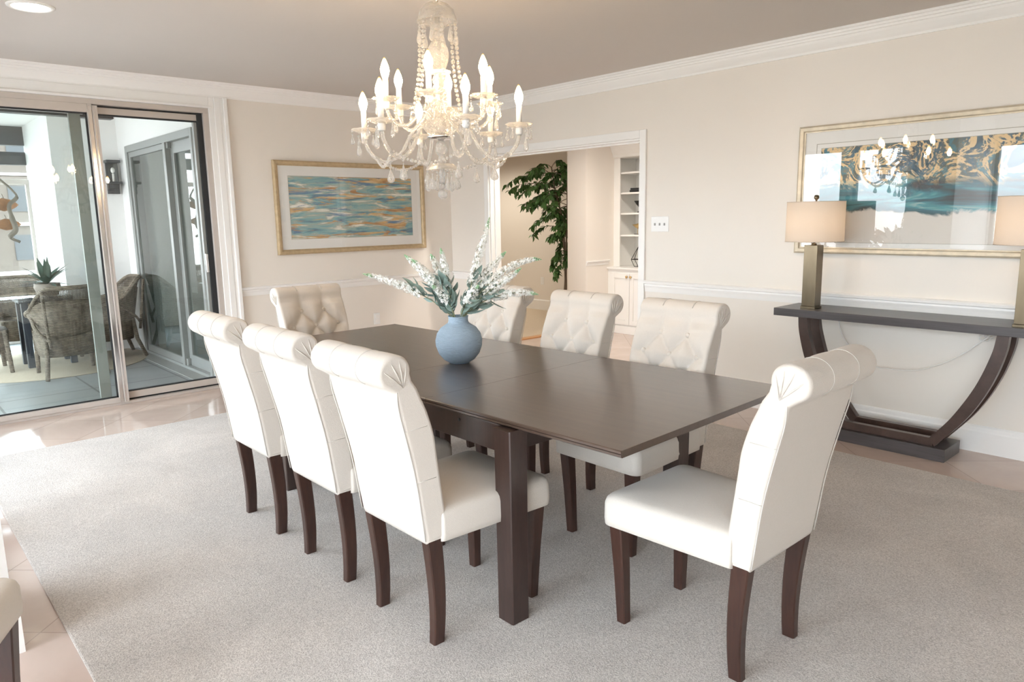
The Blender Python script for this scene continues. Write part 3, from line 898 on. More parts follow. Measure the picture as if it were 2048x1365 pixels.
    for u in (-0.08, 0.085):
        MB().tube([(u, -0.405 + 0.0585 * math.cos(math.radians(a)), 1.010 + 0.0585 * math.sin(math.radians(a))) for a in range(30, 250, 12)], 0.0016, 5).build('roll_seam', M['seam'], t)
    # buttons
    def front_y(z):
        for i in range(nf - 1):
            (y0, z0), (y1, z1) = prof[i], prof[i + 1]
            if z0 <= z <= z1:
                return lerp(y0, y1, (z - z0) / (z1 - z0))
        return prof[nf - 1][0]
    for row, xs in ((0.905, (-0.075, 0.075)), (0.807, (-0.15, 0, 0.15)), (0.709, (-0.075, 0.075)), (0.611, (-0.15, 0, 0.15))):
        for x in xs:
            MB().ball((x, front_y(row) - 0.012, row), 0.0130, 1, 0.6, 1, 10, 6).build('button', M['button'], t)
    # legs
    for sx in (-1, 1):
        loops = []
        for z, s, dx, dy in ((0.385, 0.026, 0.186, 0.218), (0.20, 0.022, 0.179, 0.209), (0.0, 0.0185, 0.1715, 0.2045)):
            cx, cy = sx * dx, dy
            c = 0.004
            loops.append([(cx - s + c, cy - s, z), (cx + s - c, cy - s, z), (cx + s, cy - s + c, z), (cx + s, cy + s - c, z), (cx + s - c, cy + s, z), (cx - s + c, cy + s, z), (cx - s, cy + s - c, z), (cx - s, cy - s + c, z)])
        MB().loft(loops, smooth=False).build('leg', M['leg'], t)
    for sx in (-1, 1):
        loops = []
        for i in range(9):
            f = i / 8
            z = 0.385 * (1 - f)
            yr = -0.288 + 0.026 * math.sin(PI * f * 0.62) - 0.004 * f * f
            dpt = lerp(0.060, 0.044, f)
            wd = lerp(0.0205, 0.017, f)
            cx = sx * lerp(0.180, 0.171, f)
            c = 0.004
            a0, a1 = yr, yr + dpt
            loops.append([(cx - wd + c, a0, z), (cx + wd - c, a0, z), (cx + wd, a0 + c, z), (cx + wd, a1 - c, z), (cx + wd - c, a1, z), (cx - wd + c, a1, z), (cx - wd, a1 - c, z), (cx - wd, a0 + c, z)])
        MB().loft(loops, smooth=False).build('leg', M['leg'], t)
    # bring the back down to its height of 1.05 m
    for o in bpy.data.objects:
        if o.parent == t and o.name.split('.')[0] not in ('leg', 'seat'):
            for v in o.data.vertices:
                if v.co.z > 0.49:
                    v.co.z = 0.49 + (v.co.z - 0.49) * 0.935
                    v.co.y += 0.009 * (v.co.z - 0.49) / 0.55
    return t

GZ = 0.012   # carpet height
ch = make_chair()
G1 = 'cream tufted dining chairs around the table'
ch.location = (-2.041, 1.562, GZ)
ch['label'] = 'cream scroll-back chair on the window side, nearest the bare table leg at the front'
ch['group'] = G1
dup(ch, (-2.638, 1.566, GZ), 0, 'cream scroll-back chair in the middle of the three with their backs to the windows')
dup(ch, (-3.262, 1.563, GZ), 0, 'cream scroll-back chair on the window side, nearest the sliding glass doors')
dup(ch, (-1.305, 2.050, GZ), PI / 2, 'cream scroll-back chair alone at the open table end beside the console')
dup(ch, (-1.985, 2.505, GZ), PI, 'button-tufted cream chair on the wall side, nearest the console table')
dup(ch, (-2.612, 2.505, GZ), PI, 'button-tufted cream chair in the middle of the wall side, in front of the hall cabinet')
dup(ch, (-3.285, 2.505, GZ), PI, 'button-tufted cream chair half hidden behind the blue vase and flowers')
dup(ch, (-3.875, 2.10, GZ), -PI / 2, 'button-tufted cream chair at the far table head below the striped painting')
dup(ch, (-2.245, -0.098, 0.0), -math.radians(27), 'cream chair on the marble border by the white pier, only its seat corner showing')

# ------------------------------------------------------------------ dining table
t = thing('dining_table', 'long espresso brown extending dining table with leaves, vase standing on it', 'table', (-2.70, 2.12, GZ), 0)
ZT = 0.755 - GZ
top = thing  # (name kept free)
def table_board(name, x0, x1):
    m = MB()
    prof = [(-0.545, ZT - 0.024), (-0.551, ZT - 0.020), (-0.551, ZT - 0.013), (-0.547, ZT - 0.012), (-0.547, ZT - 0.010), (-0.551, ZT - 0.009), (-0.551, ZT - 0.003), (-0.548, ZT)]
    full = prof + [(-y, z) for y, z in reversed(prof)]
    m.loft([[(x, y, z) for y, z in full] for x in (x0, x1)], smooth=False)
    o = m.build(name, M['table'], t)
    o.rotation_euler = (0, 0, math.radians(2.0))
    return o
table_board('tabletop', -1.352, -0.040)
table_board('leaf', -0.0385, 0.413)
table_board('leaf', 0.4145, 1.366)
m = MB()
m.box(-0.875, -0.515, 0.615, 0.875, -0.49, ZT - 0.026); m.box(-0.875, 0.46, 0.615, 0.875, 0.485, ZT - 0.026)
m.box(-0.875, -0.49, 0.615, -0.85, 0.46, ZT - 0.026); m.box(0.85, -0.49, 0.615, 0.875, 0.46, ZT - 0.026)
m.build('apron', M['table_leg'], t, bevel=0.003)
m = MB()
for y in (-0.30, 0.0, 0.27):
    m.box(-1.25, y, ZT - 0.06, 1.15, y + 0.04, ZT - 0.026)
m.build('extension_runner', M['table_leg'], t)
for x in (-0.90, 0.90):
    for y in (-0.51, 0.475):
        s1, s0 = 0.041, 0.040
        loops = []
        for z, s in ((0.0, s0), (0.35, 0.041), (0.60, 0.042), (ZT - 0.027, 0.043)):
            cc = 0.004
            loops.append([(x - s + cc, y - s, z), (x + s - cc, y - s, z), (x + s, y - s + cc, z), (x + s, y + s - cc, z), (x + s - cc, y + s, z), (x - s + cc, y + s, z), (x - s, y + s - cc, z), (x - s, y - s + cc, z)])
        MB().loft(loops, smooth=False).build('leg', M['table_leg'], t)
MB().lathe([(0.006, 0), (0.007, 0.002), (0.003, 0.004)], (0, 0, 0), 10).xform(Matrix.Rotation(PI / 2, 4, 'X')).build('bolt', M['gasket'], t, loc=(0.62, -0.5155, 0.69))

# ------------------------------------------------------------------ vase and flowers
VX, VY, VZ = -2.722, 2.112, 0.755
m = MB()
m.lathe([(0.001, 0.002), (0.046, 0.0), (0.050, 0.004), (0.074, 0.018), (0.098, 0.048), (0.111, 0.085), (0.113, 0.112), (0.105, 0.145), (0.086, 0.172), (0.062, 0.188), (0.051, 0.196),
         (0.047, 0.206), (0.047, 0.222), (0.050, 0.229), (0.046, 0.229), (0.042, 0.215), (0.043, 0.195), (0.07, 0.16), (0.09, 0.1), (0.06, 0.03), (0.001, 0.02)], (0, 0, 0), 48, cap=False)
tag(m.build('vase', M['vase'], loc=(VX, VY, VZ), smooth=True), 'round powder blue textured ceramic vase on the dining table', 'vase')

CR = Vector((math.cos(0.83642), math.sin(0.83642), 0))       # across the table as one faces the vase
CF = Vector((-math.sin(0.83642), math.cos(0.83642), 0))
def flower(u, v, dpt, bend, label, nfl=0.62, seed=0, w=0.020):
    """one flowering stem from the vase neck to (u across, v up, dpt away) metres from the rim"""
    rnd = random.Random(seed)
    base = Vector((0, 0, -0.09))
    a = math.atan2(dpt, u)
    neck = Vector((0, 0, 0.0)) + CR * (0.030 * (u / (abs(u) + abs(dpt) + 0.01))) + CF * (0.030 * (dpt / (abs(u) + abs(dpt) + 0.01)))
    tipp = CR * u + CF * dpt + Vector((0, 0, v))
    out = (CR * u + CF * dpt)
    c1 = neck + Vector((0, 0, 0.05)) + tipp * 0.22 + Vector((0, 0, bend * 0.5))
    c2 = neck.lerp(tipp, 0.70) + Vector((0, 0, bend))
    path = [base] + bezier(neck, c1, c2, tipp, 22)
    root = thing('flower_stem', label, 'flower', (VX, VY, VZ + 0.222), 0, 'white flowering stems in the blue vase')
    MB().tube(path, [0.0028] * 6 + [0.0024] * 10 + [0.0014] * (len(path) - 16), 6).build('stalk', M['stem'], root)
    pts = path[1:]
    def at(f):
        x = f * (len(pts) - 1); i = min(int(x), len(pts) - 2)
        p = pts[i].lerp(pts[i + 1], x - i)
        tg = (pts[i + 1] - pts[i]).normalized()
        return p, tg
    # florets
    m = MB()
    L = (tipp - neck).length
    f0 = 1 - nfl
    nf_ = int(380 * L * nfl / 0.3 * 0.62)
    for i in range(nf_):
        f = f0 + (0.93 - f0) * (i + rnd.random()) / nf_
        p, tg = at(f)
        taper = math.sin(min(1.0, (0.97 - f) / (0.97 - f0) * 1.25 + 0.12) * PI / 2)
        side = tg.orthogonal().normalized()
        dv = (Matrix.Rotation(rnd.random() * 2 * PI, 3, tg) @ side)
        rad = w * taper * (0.55 + 0.5 * rnd.random())
        c = p + dv * rad + tg * rnd.uniform(-0.004, 0.004)
        ax = (dv + tg * rnd.uniform(-0.2, 0.7)).normalized()
        e1 = ax.orthogonal().normalized(); e2 = ax.cross(e1)
        s = rnd.uniform(0.0062, 0.0092) * (0.55 + 0.45 * taper)
        rot = rnd.random() * PI
        for k in range(4):
            aa = rot + k * PI / 2
            d1 = e1 * math.cos(aa) + e2 * math.sin(aa)
            d2 = e1 * math.cos(aa + 0.6) + e2 * math.sin(aa + 0.6)
            d3 = e1 * math.cos(aa - 0.6) + e2 * math.sin(aa - 0.6)
            m.quad(c, c + d2 * s * 0.75 + ax * s * 0.25, c + d1 * s * 1.15 + ax * s * 0.35, c + d3 * s * 0.75 + ax * s * 0.25)
    b = m.build('blossoms', M['petal'], root, fixn=False)
    b['kind'] = 'stuff'
    m = MB()
    for i in range(16):
        f = 0.90 + 0.10 * i / 15
        p, tg = at(f)
        dv = Matrix.Rotation(i * 2.4, 3, tg) @ tg.orthogonal().normalized()
        q = p + dv * 0.005 * (1.02 - f) * 12
        m.ball(q, 0.0045 * (1 - 0.55 * (f - 0.9) / 0.1), 1, 1, 1.2, 6, 4)
    m.build('buds', M['tip'], root, smooth=True)
    m = MB()
    nl = 9
    for i in range(nl):
        f = 0.06 + (f0 + 0.05) * (i + rnd.random() * 0.6) / nl
        p, tg = at(min(f, 0.6))
        dv = Matrix.Rotation(rnd.random() * 2 * PI, 3, tg) @ tg.orthogonal().normalized()
        ln = rnd.uniform(0.055, 0.10); wd = ln * rnd.uniform(0.16, 0.24)
        ax = (tg * rnd.uniform(0.5, 1.2) + dv).normalized()
        sd = ax.cross(dv).normalized()
        if sd.length < 0.1: continue
        nn = sd.cross(ax)
        prev = None
        rows = []
        for k in range(6):
            q = k / 5
            c = p + ax * ln * q + nn * (-0.25 * ln * q * q) + Vector((0, 0, -0.15 * ln * q * q))
            hw = wd * math.sin(PI * (0.06 + 0.92 * q) ** 0.8) + 0.0006
            rows.append([c - sd * hw + nn * hw * 0.35, c, c + sd * hw + nn * hw * 0.35])
        m.loft(rows, False, False, closed=False)
    m.build('leaves', M['sage'], root, fixn=False)
    return root
FL = [(-0.450, 0.215, 0.02, 0.035, 'flowering stem that reaches farthest toward the striped painting, leaning low', 0.62),
      (-0.255, 0.300, 0.06, 0.030, 'white flowering stem, second from the painting side of the bunch', 0.66),
      (-0.205, 0.285, -0.06, 0.035, 'white flowering stem with a drooping green tip, third from the painting side', 0.6),
      (-0.130, 0.300, 0.08, 0.030, 'short leaning white stem with a green tip beside the upright one', 0.58),
      (-0.075, 0.330, 0.02, 0.015, 'upright short white stem over the middle of the vase neck', 0.6),
      (-0.105, 0.165, -0.12, 0.020, 'white flowering stem leaning forward low over the vase front', 0.66),
      (0.160, 0.470, 0.04, -0.01, 'tallest white flowering stem, pointing up beside the opening casing', 0.66),
      (0.235, 0.305, 0.10, 0.035, 'white flowering stem crossing behind the tallest one', 0.60),
      (0.405, 0.265, 0.06, 0.105, 'long arching white stem that reaches out toward the ficus tree', 0.70),
      (0.305, 0.235, -0.07, 0.000, 'straight white stem with a long pale green tip over the half hidden chair', 0.6),
      (0.385, 0.105, -0.02, 0.060, 'lowest white stem hanging out toward the middle wall side chair', 0.66),
      (0.110, 0.165, -0.14, 0.010, 'short plump white flower head in front of the taller stems', 0.62)]
for i, (u, v, dd, bend, lab, nfl) in enumerate(FL):
    flower(u, v, dd, bend, lab, nfl, i + 3, 0.028 if i == 11 else 0.0215)

# ------------------------------------------------------------------ console table
CX = -1.63
t = thing('console_table', 'dark console table with curved U legs and flat base against the wall', 'table', (CX, 4.645, 0))
MB().box(-0.743, -0.144, 0.770, 0.745, 0.205, 0.820).build('tabletop', M['console'], t, bevel=0.002)
MB().box(-0.340, -0.135, 0.0, 0.338, 0.135, 0.077).build('base', M['console'], t, bevel=0.002)
inner = [(0.532, 0.770), (0.513, 0.655), (0.450, 0.465), (0.347, 0.268), (0.240, 0.122)]
outer = [(0.590, 0.770), (0.578, 0.662), (0.527, 0.484), (0.429, 0.284), (0.272, 0.077)]
for y0 in (-0.105, 0.055):
    for sx in (-1, 1):
        a = catmull([(x, z, 0) for x, z in inner], 6); b = catmull([(x, z, 0) for x, z in outer], 6)
        loops = []
        for p, q in zip(a, b):
            loops.append([(sx * p.x, y0, p.y), (sx * q.x, y0, q.y), (sx * q.x, y0 + 0.045, q.y), (sx * p.x, y0 + 0.045, p.y)])
        MB().loft(loops, smooth=False).build('leg', M['console_leg'], t)
    MB().box(-0.262, y0 + 0.001, 0.077, 0.262, y0 + 0.044, 0.125).build('stretcher', M['console_leg'], t, bevel=0.002)

# ------------------------------------------------------------------ table lamps
def make_lamp():
    t = thing('table_lamp', 'x', 'lamp')
    m = MB()
    m.box(-0.049, -0.049, 0.0, 0.049, 0.049, 0.016)
    m.build('base', M['brass'], t, bevel=0.002)
    MB().box(-0.044, -0.044, 0.016, 0.044, 0.044, 0.412).build('column', M['brass'], t, bevel=0.002)
    MB().tube([(0, 0, 0.41), (0, 0, 0.50)], 0.008, 10).lathe([(0.016, 0.412), (0.016, 0.42), (0.009, 0.425)], (0, 0, 0), 12).build('neck', M['brass'], t)
    m = MB()
    n = 48
    ro, ri = 0.176, 0.1745
    z0, z1 = 0.437, 0.688
    def ring(r, z): return [(r * math.cos(2 * PI * k / n), r * math.sin(2 * PI * k / n), z) for k in range(n)]
    m.loft([ring(ro + 0.002, z0), ring(ro, z1)], False, False)
    m.build('lamp_shade', M['shade'], t)
    m = MB()
    for z in (z0, z1):
        rr = ro + (0.002 if z == z0 else 0.0)
        m.tube([(rr * math.cos(2 * PI * k / 40), rr * math.sin(2 * PI * k / 40), z) for k in range(41)], 0.0022, 6)
    m.build('shade_trim', M['shade'], t)
    m = MB()
    for a in (0, 2.09, 4.19):
        m.tube([(0, 0, 0.69), (0.174 * math.cos(a), 0.174 * math.sin(a), 0.683)], 0.0018, 5)
    m.tube([(0.035, 0, 0.47), (0.05, 0, 0.56), (0.03, 0, 0.66), (0, 0, 0.69)], 0.0018, 5)
    m.tube([(-0.035, 0, 0.47), (-0.05, 0, 0.56), (-0.03, 0, 0.66), (0, 0, 0.69)], 0.0018, 5)
    m.build('harp', M['brass'], t)
    MB().lathe([(0.006, 0.69), (0.006, 0.70), (0.0145, 0.708), (0.016, 0.718), (0.012, 0.729), (0.002, 0.733)], (0, 0, 0), 14).build('finial', M['brass'], t, smooth=True)
    MB().ball((0, 0, 0.56), 0.030, 1, 1, 1.25, 12, 8).build('bulb', M['lampbulb'], t)
    return t
lamp = make_lamp()
lamp.location = (-2.178, 4.622, 0.820)
lamp['label'] = 'square brass lamp with a drum shade standing at the wall opening end of the console'
lamp['group'] = 'pair of brass lamps on the console table'
dup(lamp, (-0.985, 4.585, 0.820), 0, 'square brass lamp cut off by the picture edge, its warm shade half visible')

# cord hanging behind the console
pts = [(-2.10, 4.835, 0.80), (-2.05, 4.835, 0.62), (-1.93, 4.835, 0.49), (-1.82, 4.83, 0.445), (-1.741, 4.83, 0.443), (-1.643, 4.83, 0.446), (-1.542, 4.83, 0.468), (-1.416, 4.83, 0.532), (-1.327, 4.83, 0.598), (-1.253, 4.83, 0.667), (-1.20, 4.80, 0.72), (-1.16, 4.79, 0.77)]
m = MB().tube(catmull(pts, 5), 0.0042, 6)
for k in range(3):
    c0 = Vector((-1.225 + 0.022 * k, 4.82, 0.700 + 0.022 * k))
    m.tube([c0 + Vector((0.026 * math.cos(a * 0.5), -0.012 * math.sin(a * 0.25), 0.016 * math.sin(a * 0.5))) for a in range(14)], 0.0036, 6)
tag(m.build('power_cord', M['cord'], smooth=True), 'thin pale looped cord hanging below the console tabletop', 'cord')

# ------------------------------------------------------------------ pictures
def picture(name, label, w, h, fw, depth, matw, mats, art, loc, rotz, tilt=0.0, liner=None):
    """built facing local -y, centre at the origin, back at y=0"""
    t = thing(name, label, 'picture', loc, rotz)
    t.rotation_euler = (tilt, 0, rotz)
    m = MB()
    def frame_side(a, b, ax):
        pr = [(0, 0), (0, -depth * 0.8), (fw * 0.25, -depth), (fw * 0.7, -depth * 0.9), (fw * 0.85, -depth * 0.62), (fw, -depth * 0.6), (fw, 0)]
        return pr
    pr = frame_side(0, 0, 0)
    loops = []
    for (sx, sz) in ((-1, -1), (1, -1), (1, 1), (-1, 1), (-1, -1)):
        loops.append([(sx * (w / 2 - o), d, sz * (h / 2 - o)) for o, d in pr])
    m.loft(loops, False, False, smooth=False)
    m.build('frame', M[mats[0]], t)
    MB().box(-w / 2 + fw * 0.5, -depth * 0.35, -h / 2 + fw * 0.5, w / 2 - fw * 0.5, -0.001, h / 2 - fw * 0.5).build('mat_board', M['mat'], t)
    ax0, ax1, az0, az1 = art
    if liner:
        l0, l1, l2, l3 = liner
        e = 0.004
        y0, y1 = -depth * 0.35 - 0.0012, -depth * 0.35
        MB().box(l0, y0, l2, l1, y1, l2 + e).box(l0, y0, l3 - e, l1, y1, l3).box(l0, y0, l2 + e, l0 + e, y1, l3 - e).box(l1 - e, y0, l2 + e, l1, y1, l3 - e).build('mat_line', M['line'], t)
    cx, cz = (ax0 + ax1) / 2, (az0 + az1) / 2
    MB().box(ax0 - cx, -0.001, az0 - cz, ax1 - cx, 0.001, az1 - cz).build('print', M[mats[1]], t, loc=(cx, -depth * 0.35 - 0.001, cz))
    e = 0.003
    MB().box(ax0 - e, -depth * 0.35 - 0.0009, az0 - e, ax1 + e, -depth * 0.35 - 0.0003, az1 + e).build('print_edge', M['line'], t)
    MB().box(-w / 2 + fw * 0.8, -depth * 0.55, -h / 2 + fw * 0.8, w / 2 - fw * 0.8, -depth * 0.55 + 0.002, h / 2 - fw * 0.8).build('picture_glass', M['pane_art'], t)
    return t
# striped painting on the left wall: faces +x
picture('framed_painting', 'gold framed abstract of horizontal teal, cream and ochre strokes on the far wall', 1.640, 0.848, 0.046, 0.035, 0, ('gold', 'art1'),
        (-0.6775, 0.662, -0.285, 0.287), (XL + 0.002, 3.688, 1.562), PI / 2)
# marbled picture over the console: faces -y
picture('framed_print', 'wide champagne framed print with gold and teal swirls above the console, glass reflecting windows', 1.625, 0.842, 0.043, 0.035, 0, ('champ', 'art2'),
        (-0.660, 0.660, -0.345, 0.270), (-1.612, YR - 0.002, 1.587), 0.0, liner=(-0.695, 0.695, -0.345, 0.303))

# ------------------------------------------------------------------ switches and outlets
t = thing('light_switch', 'white three gang toggle switch plate between the opening and the console', 'switch', (-3.580, YR, 1.368))
MB().box(-0.086, -0.006, -0.061, 0.086, 0, 0.061).build('switch_plate', M['plate'], t, bevel=0.003)
for x in (-0.047, 0, 0.047):
    MB().box(x - 0.005, -0.016, -0.012, x + 0.005, -0.006, 0.008).build('toggle', M['slot'], t, bevel=0.001)
def outlet(loc, rotz, label):
    t = thing('wall_outlet', label, 'outlet', loc, rotz)
    MB().box(-0.036, -0.005, -0.058, 0.036, 0, 0.058).build('outlet_plate', M['plate'], t, bevel=0.003)
    MB().box(-0.017, -0.0075, 0.006, 0.017, -0.005, 0.036).box(-0.017, -0.0075, -0.036, 0.017, -0.005, -0.006).build('socket', M['trim'], t, bevel=0.001)
outlet((XL, 3.878, 0.445), PI / 2, 'white wall outlet below the chair rail under the striped painting')
outlet((-7.965, 7.85, 0.458), 0, 'white wall outlet on the far hall wall behind the ficus')

# ceiling downlight
t = thing('recessed_downlight', 'round glowing recessed downlight in the ceiling near the sliding doors', 'light', (-4.70, 0.860, ZC))
m = MB(); n = 32
def ring(r, z): return [(r * math.cos(2 * PI * k / n), r * math.sin(2 * PI * k / n), z) for k in range(n)]
m.loft([ring(0.112, 0.0), ring(0.110, -0.006), ring(0.090, -0.008), ring(0.087, -0.001)], False, False)
m.build('trim_ring', M['trim'], t, smooth=True)
MB().lathe([(0.088, -0.002), (0.088, -0.0045)], (0, 0, 0), 32).build('lens', M['lens'], t)
# ------------------------------------------------------------------ chandelier
HX, HY = -2.745, 2.062
t = thing('chandelier', 'crystal chandelier with two tiers of lit candle bulbs hanging over the dining table', 'chandelier', (HX, HY, 0))
cr = M['crystal']
MB().lathe([(0.055, ZC), (0.055, ZC - 0.008), (0.03, ZC - 0.022), (0.008, ZC - 0.026)], (0, 0, 0), 24).tube([(0, 0, ZC - 0.02), (0, 0, 2.39)], 0.007, 8).build('ceiling_rod', M['silver'], t)
MB().lathe([(0.018, 2.398), (0.05, 2.385), (0.074, 2.36), (0.086, 2.325), (0.089, 2.312), (0.083, 2.312), (0.078, 2.335), (0.06, 2.365), (0.02, 2.385)], (0, 0, 0), 36, 18, 0.025, cap=False).build('crystal_dome', cr, t, smooth=True)
MB().lathe([(0.012, 2.39), (0.012, 2.305), (0.030, 2.296), (0.032, 2.286), (0.013, 2.275), (0.014, 2.268), (0.024, 2.256), (0.024, 2.246), (0.013, 2.238), (0.030, 2.226), (0.044, 2.20), (0.047, 2.175), (0.043, 2.145), (0.032, 2.115), (0.018, 2.10),
            (0.020, 2.085), (0.030, 2.065), (0.024, 2.045), (0.033, 2.025), (0.031, 2.0), (0.024, 1.985), (0.034, 1.96), (0.030, 1.93), (0.045, 1.90), (0.070, 1.875), (0.080, 1.855), (0.060, 1.83), (0.03, 1.818)], (0, 0, 0), 24, 12, 0.03).build('crystal_column', cr, t, smooth=True)
MB().lathe([(0.02, 2.098), (0.054, 2.102), (0.056, 2.096), (0.02, 2.092)], (0, 0, 0), 24, 10, 0.04).build('upper_dish', M['candle'], t, smooth=True)
MB().lathe([(0.02, 1.822), (0.062, 1.820), (0.066, 1.814), (0.05, 1.805), (0.02, 1.80)], (0, 0, 0), 24).build('metal_plate', M['silver'], t, smooth=True)
MB().lathe([(0.012, 1.80), (0.022, 1.785), (0.029, 1.765), (0.026, 1.745), (0.013, 1.73), (0.016, 1.715), (0.022, 1.705), (0.013, 1.695), (0.012, 1.66), (0.017, 1.65), (0.012, 1.64), (0.014, 1.62), (0.010, 1.605)], (0, 0, 0), 20, 10, 0.03).build('lower_column', cr, t, smooth=True)
MB().lathe([(0.015, 1.700), (0.05, 1.694), (0.068, 1.678), (0.072, 1.668), (0.066, 1.668), (0.045, 1.684), (0.015, 1.69)], (0, 0, 0), 32, 8, 0.05, cap=False).build('lower_dish', cr, t, smooth=True)
MB().ball((0, 0, 1.593), 0.016, u=10, v=6).ball((0, 0, 1.557), 0.024, u=10, v=6).build('finial_ball', cr, t, smooth=False)

def drop_mesh(L, r):
    m = MB()
    m.ball((0, 0, -0.008), 0.0055, u=6, v=4)
    m.ball((0, 0, -0.022), 0.0040, u=6, v=4)
    m.lathe([(0.0008, -0.026), (r * 0.35, -0.026 - L * 0.25), (r * 0.85, -0.026 - L * 0.62), (r, -0.026 - L * 0.78), (r * 0.75, -0.026 - L * 0.93), (0.0008, -0.026 - L)], (0, 0, 0), 8)
    bmesh.ops.recalc_face_normals(m.bm, faces=m.bm.faces)
    for f in m.bm.faces: f.smooth = False
    me = bpy.data.meshes.new('crystal_drop'); m.bm.to_mesh(me); m.bm.free(); me.materials.append(cr)
    return me
DS, DL, DB = drop_mesh(0.042, 0.0095), drop_mesh(0.072, 0.0125), drop_mesh(0.066, 0.0185)
def drop(me, parent, p, rz=0.0):
    o = bpy.data.objects.new('crystal_drop', me); COL.objects.link(o); o.parent = parent; o.location = p; o.rotation_euler = (0, 0, rz)
    return o
def shared(mb, name, mat, smooth=True):
    o = mb.build(name, mat, None, smooth=smooth)
    me = o.data; bpy.data.objects.remove(o); return me
bob = shared(MB().lathe([(0.012, -0.006), (0.03, -0.004), (0.05, 0.004), (0.060, 0.012), (0.057, 0.014), (0.045, 0.006), (0.012, 0.002)], (0, 0, 0), 32, 8, 0.06, cap=False), 'bobeche', cr)
sock = shared(MB().lathe([(0.010, -0.036), (0.016, -0.030), (0.0165, 0.0), (0.013, 0.004)], (0, 0, 0), 14), 'socket_cup', M['candle'])
sleeve = shared(MB().lathe([(0.0125, 0.002), (0.0125, 0.090), (0.009, 0.092)], (0, 0, 0), 14), 'candle_sleeve', M['candle'])
bulbm = shared(MB().lathe([(0.009, 0.090), (0.013, 0.10), (0.0195, 0.122), (0.0195, 0.134), (0.015, 0.152), (0.008, 0.170), (0.002, 0.183)], (0, 0, 0), 14), 'bulb', M['bulb'])
def inst(name, me, parent, p):
    o = bpy.data.objects.new(name, me); COL.objects.link(o); o.parent = parent; o.location = p; return o
TH = math.atan2(-HY, -HX)     # direction from the chandelier toward the camera, reference for the arm angles
arms = []
for tier, R, zb, off, pts in ((0, 0.362, 1.848, 17, [(0.05, 1.86), (0.095, 1.875), (0.14, 1.83), (0.185, 1.755), (0.245, 1.712), (0.305, 1.722), (0.348, 1.768), (0.362, 1.815)]),
                              (1, 0.250, 1.962, -10, [(0.04, 1.90), (0.075, 1.925), (0.11, 1.90), (0.15, 1.865), (0.195, 1.862), (0.232, 1.888), (0.250, 1.928)])):
    for k in range(6):
        a = TH + math.radians(off + 60 * k)
        ca, sa = math.cos(a), math.sin(a)
        path = catmull([(r_ * ca, r_ * sa, z_) for r_, z_ in pts], 6)
        arm = MB().tube(path, [0.0085 + 0.002 * math.sin(i * 1.6) * 0.3 for i in range(len(path))], 8).build('arm', cr, t, smooth=True)
        P = Vector((R * ca, R * sa, zb))
        inst('bobeche', bob, arm, P)
        inst('socket_cup', sock, arm, P)
        inst('candle_sleeve', sleeve, arm, P)
        inst('bulb', bulbm, arm, P)
        for j in range(5 if tier == 0 else 4):
            b = a + (2 * PI * j / (5 if tier == 0 else 4)) + 0.5
            drop(DS, arm, P + Vector((0.056 * math.cos(b), 0.056 * math.sin(b), 0.010)), b)
        if tier == 0:
            q = Vector((0.245 * ca, 0.245 * sa, 1.706))
            drop(DB, arm, q, a)
        drop(DL, arm, P + Vector((0.030 * ca, 0.030 * sa, -0.012)), a)
        arms.append((a, tier, P))
# bead strands
def strand(pts, r0, name='bead_strand', nb=None, big=None):
    m = MB()
    path = catmull(pts, 10)
    L = sum((b - a).length for a, b in zip(path, path[1:]))
    n = nb or int(L / (r0 * 2.15))
    acc = 0; i = 0; targ = 0
    d = [0]
    for a, b in zip(path, path[1:]): d.append(d[-1] + (b - a).length)
    for k in range(n):
        s_ = L * (k + 0.5) / n
        i = max(0, min(len(path) - 2, next((j for j in range(len(d) - 1) if d[j + 1] >= s_), len(d) - 2)))
        p = path[i].lerp(path[i + 1], (s_ - d[i]) / max(1e-6, d[i + 1] - d[i]))
        m.ball(p, r0 * (1.0 if k % 2 else 0.82), 1, 1, 1.1, 8, 5)
    return m.build(name, cr, t, smooth=False)
for k in range(6):
    a = TH + math.radians(12 + 60 * k)
    ca, sa = math.cos(a), math.sin(a)
    strand([(0.083 * ca, 0.083 * sa, 2.312), (0.086 * ca, 0.086 * sa, 2.23), (0.092 * ca, 0.092 * sa, 2.12), (0.108 * ca, 0.108 * sa, 2.02), (0.135 * ca, 0.135 * sa, 1.92)], 0.0095)
    b = a + math.radians(30)
    drop(DL, t, (0.083 * math.cos(b), 0.083 * math.sin(b), 2.312), b)
low = [P for a, tier, P in arms if tier == 0]
for k in range(6):
    A, B = low[k], low[(k + 1) % 6]
    A2 = Vector((A.x * 0.86, A.y * 0.86, 1.735)); B2 = Vector((B.x * 0.86, B.y * 0.86, 1.735))
    mid = (A2 + B2) / 2; mid.z -= 0.055
    q1 = A2.lerp(B2, 0.22); q1.z -= 0.036; q2 = A2.lerp(B2, 0.78); q2.z -= 0.036
    strand([A2, q1, mid, q2, B2], 0.0078)
for k in range(6):
    b = TH + math.radians(60 * k + 20)
    drop(DB if k % 2 else DL, t, (0.068 * math.cos(b), 0.068 * math.sin(b), 1.668), b)

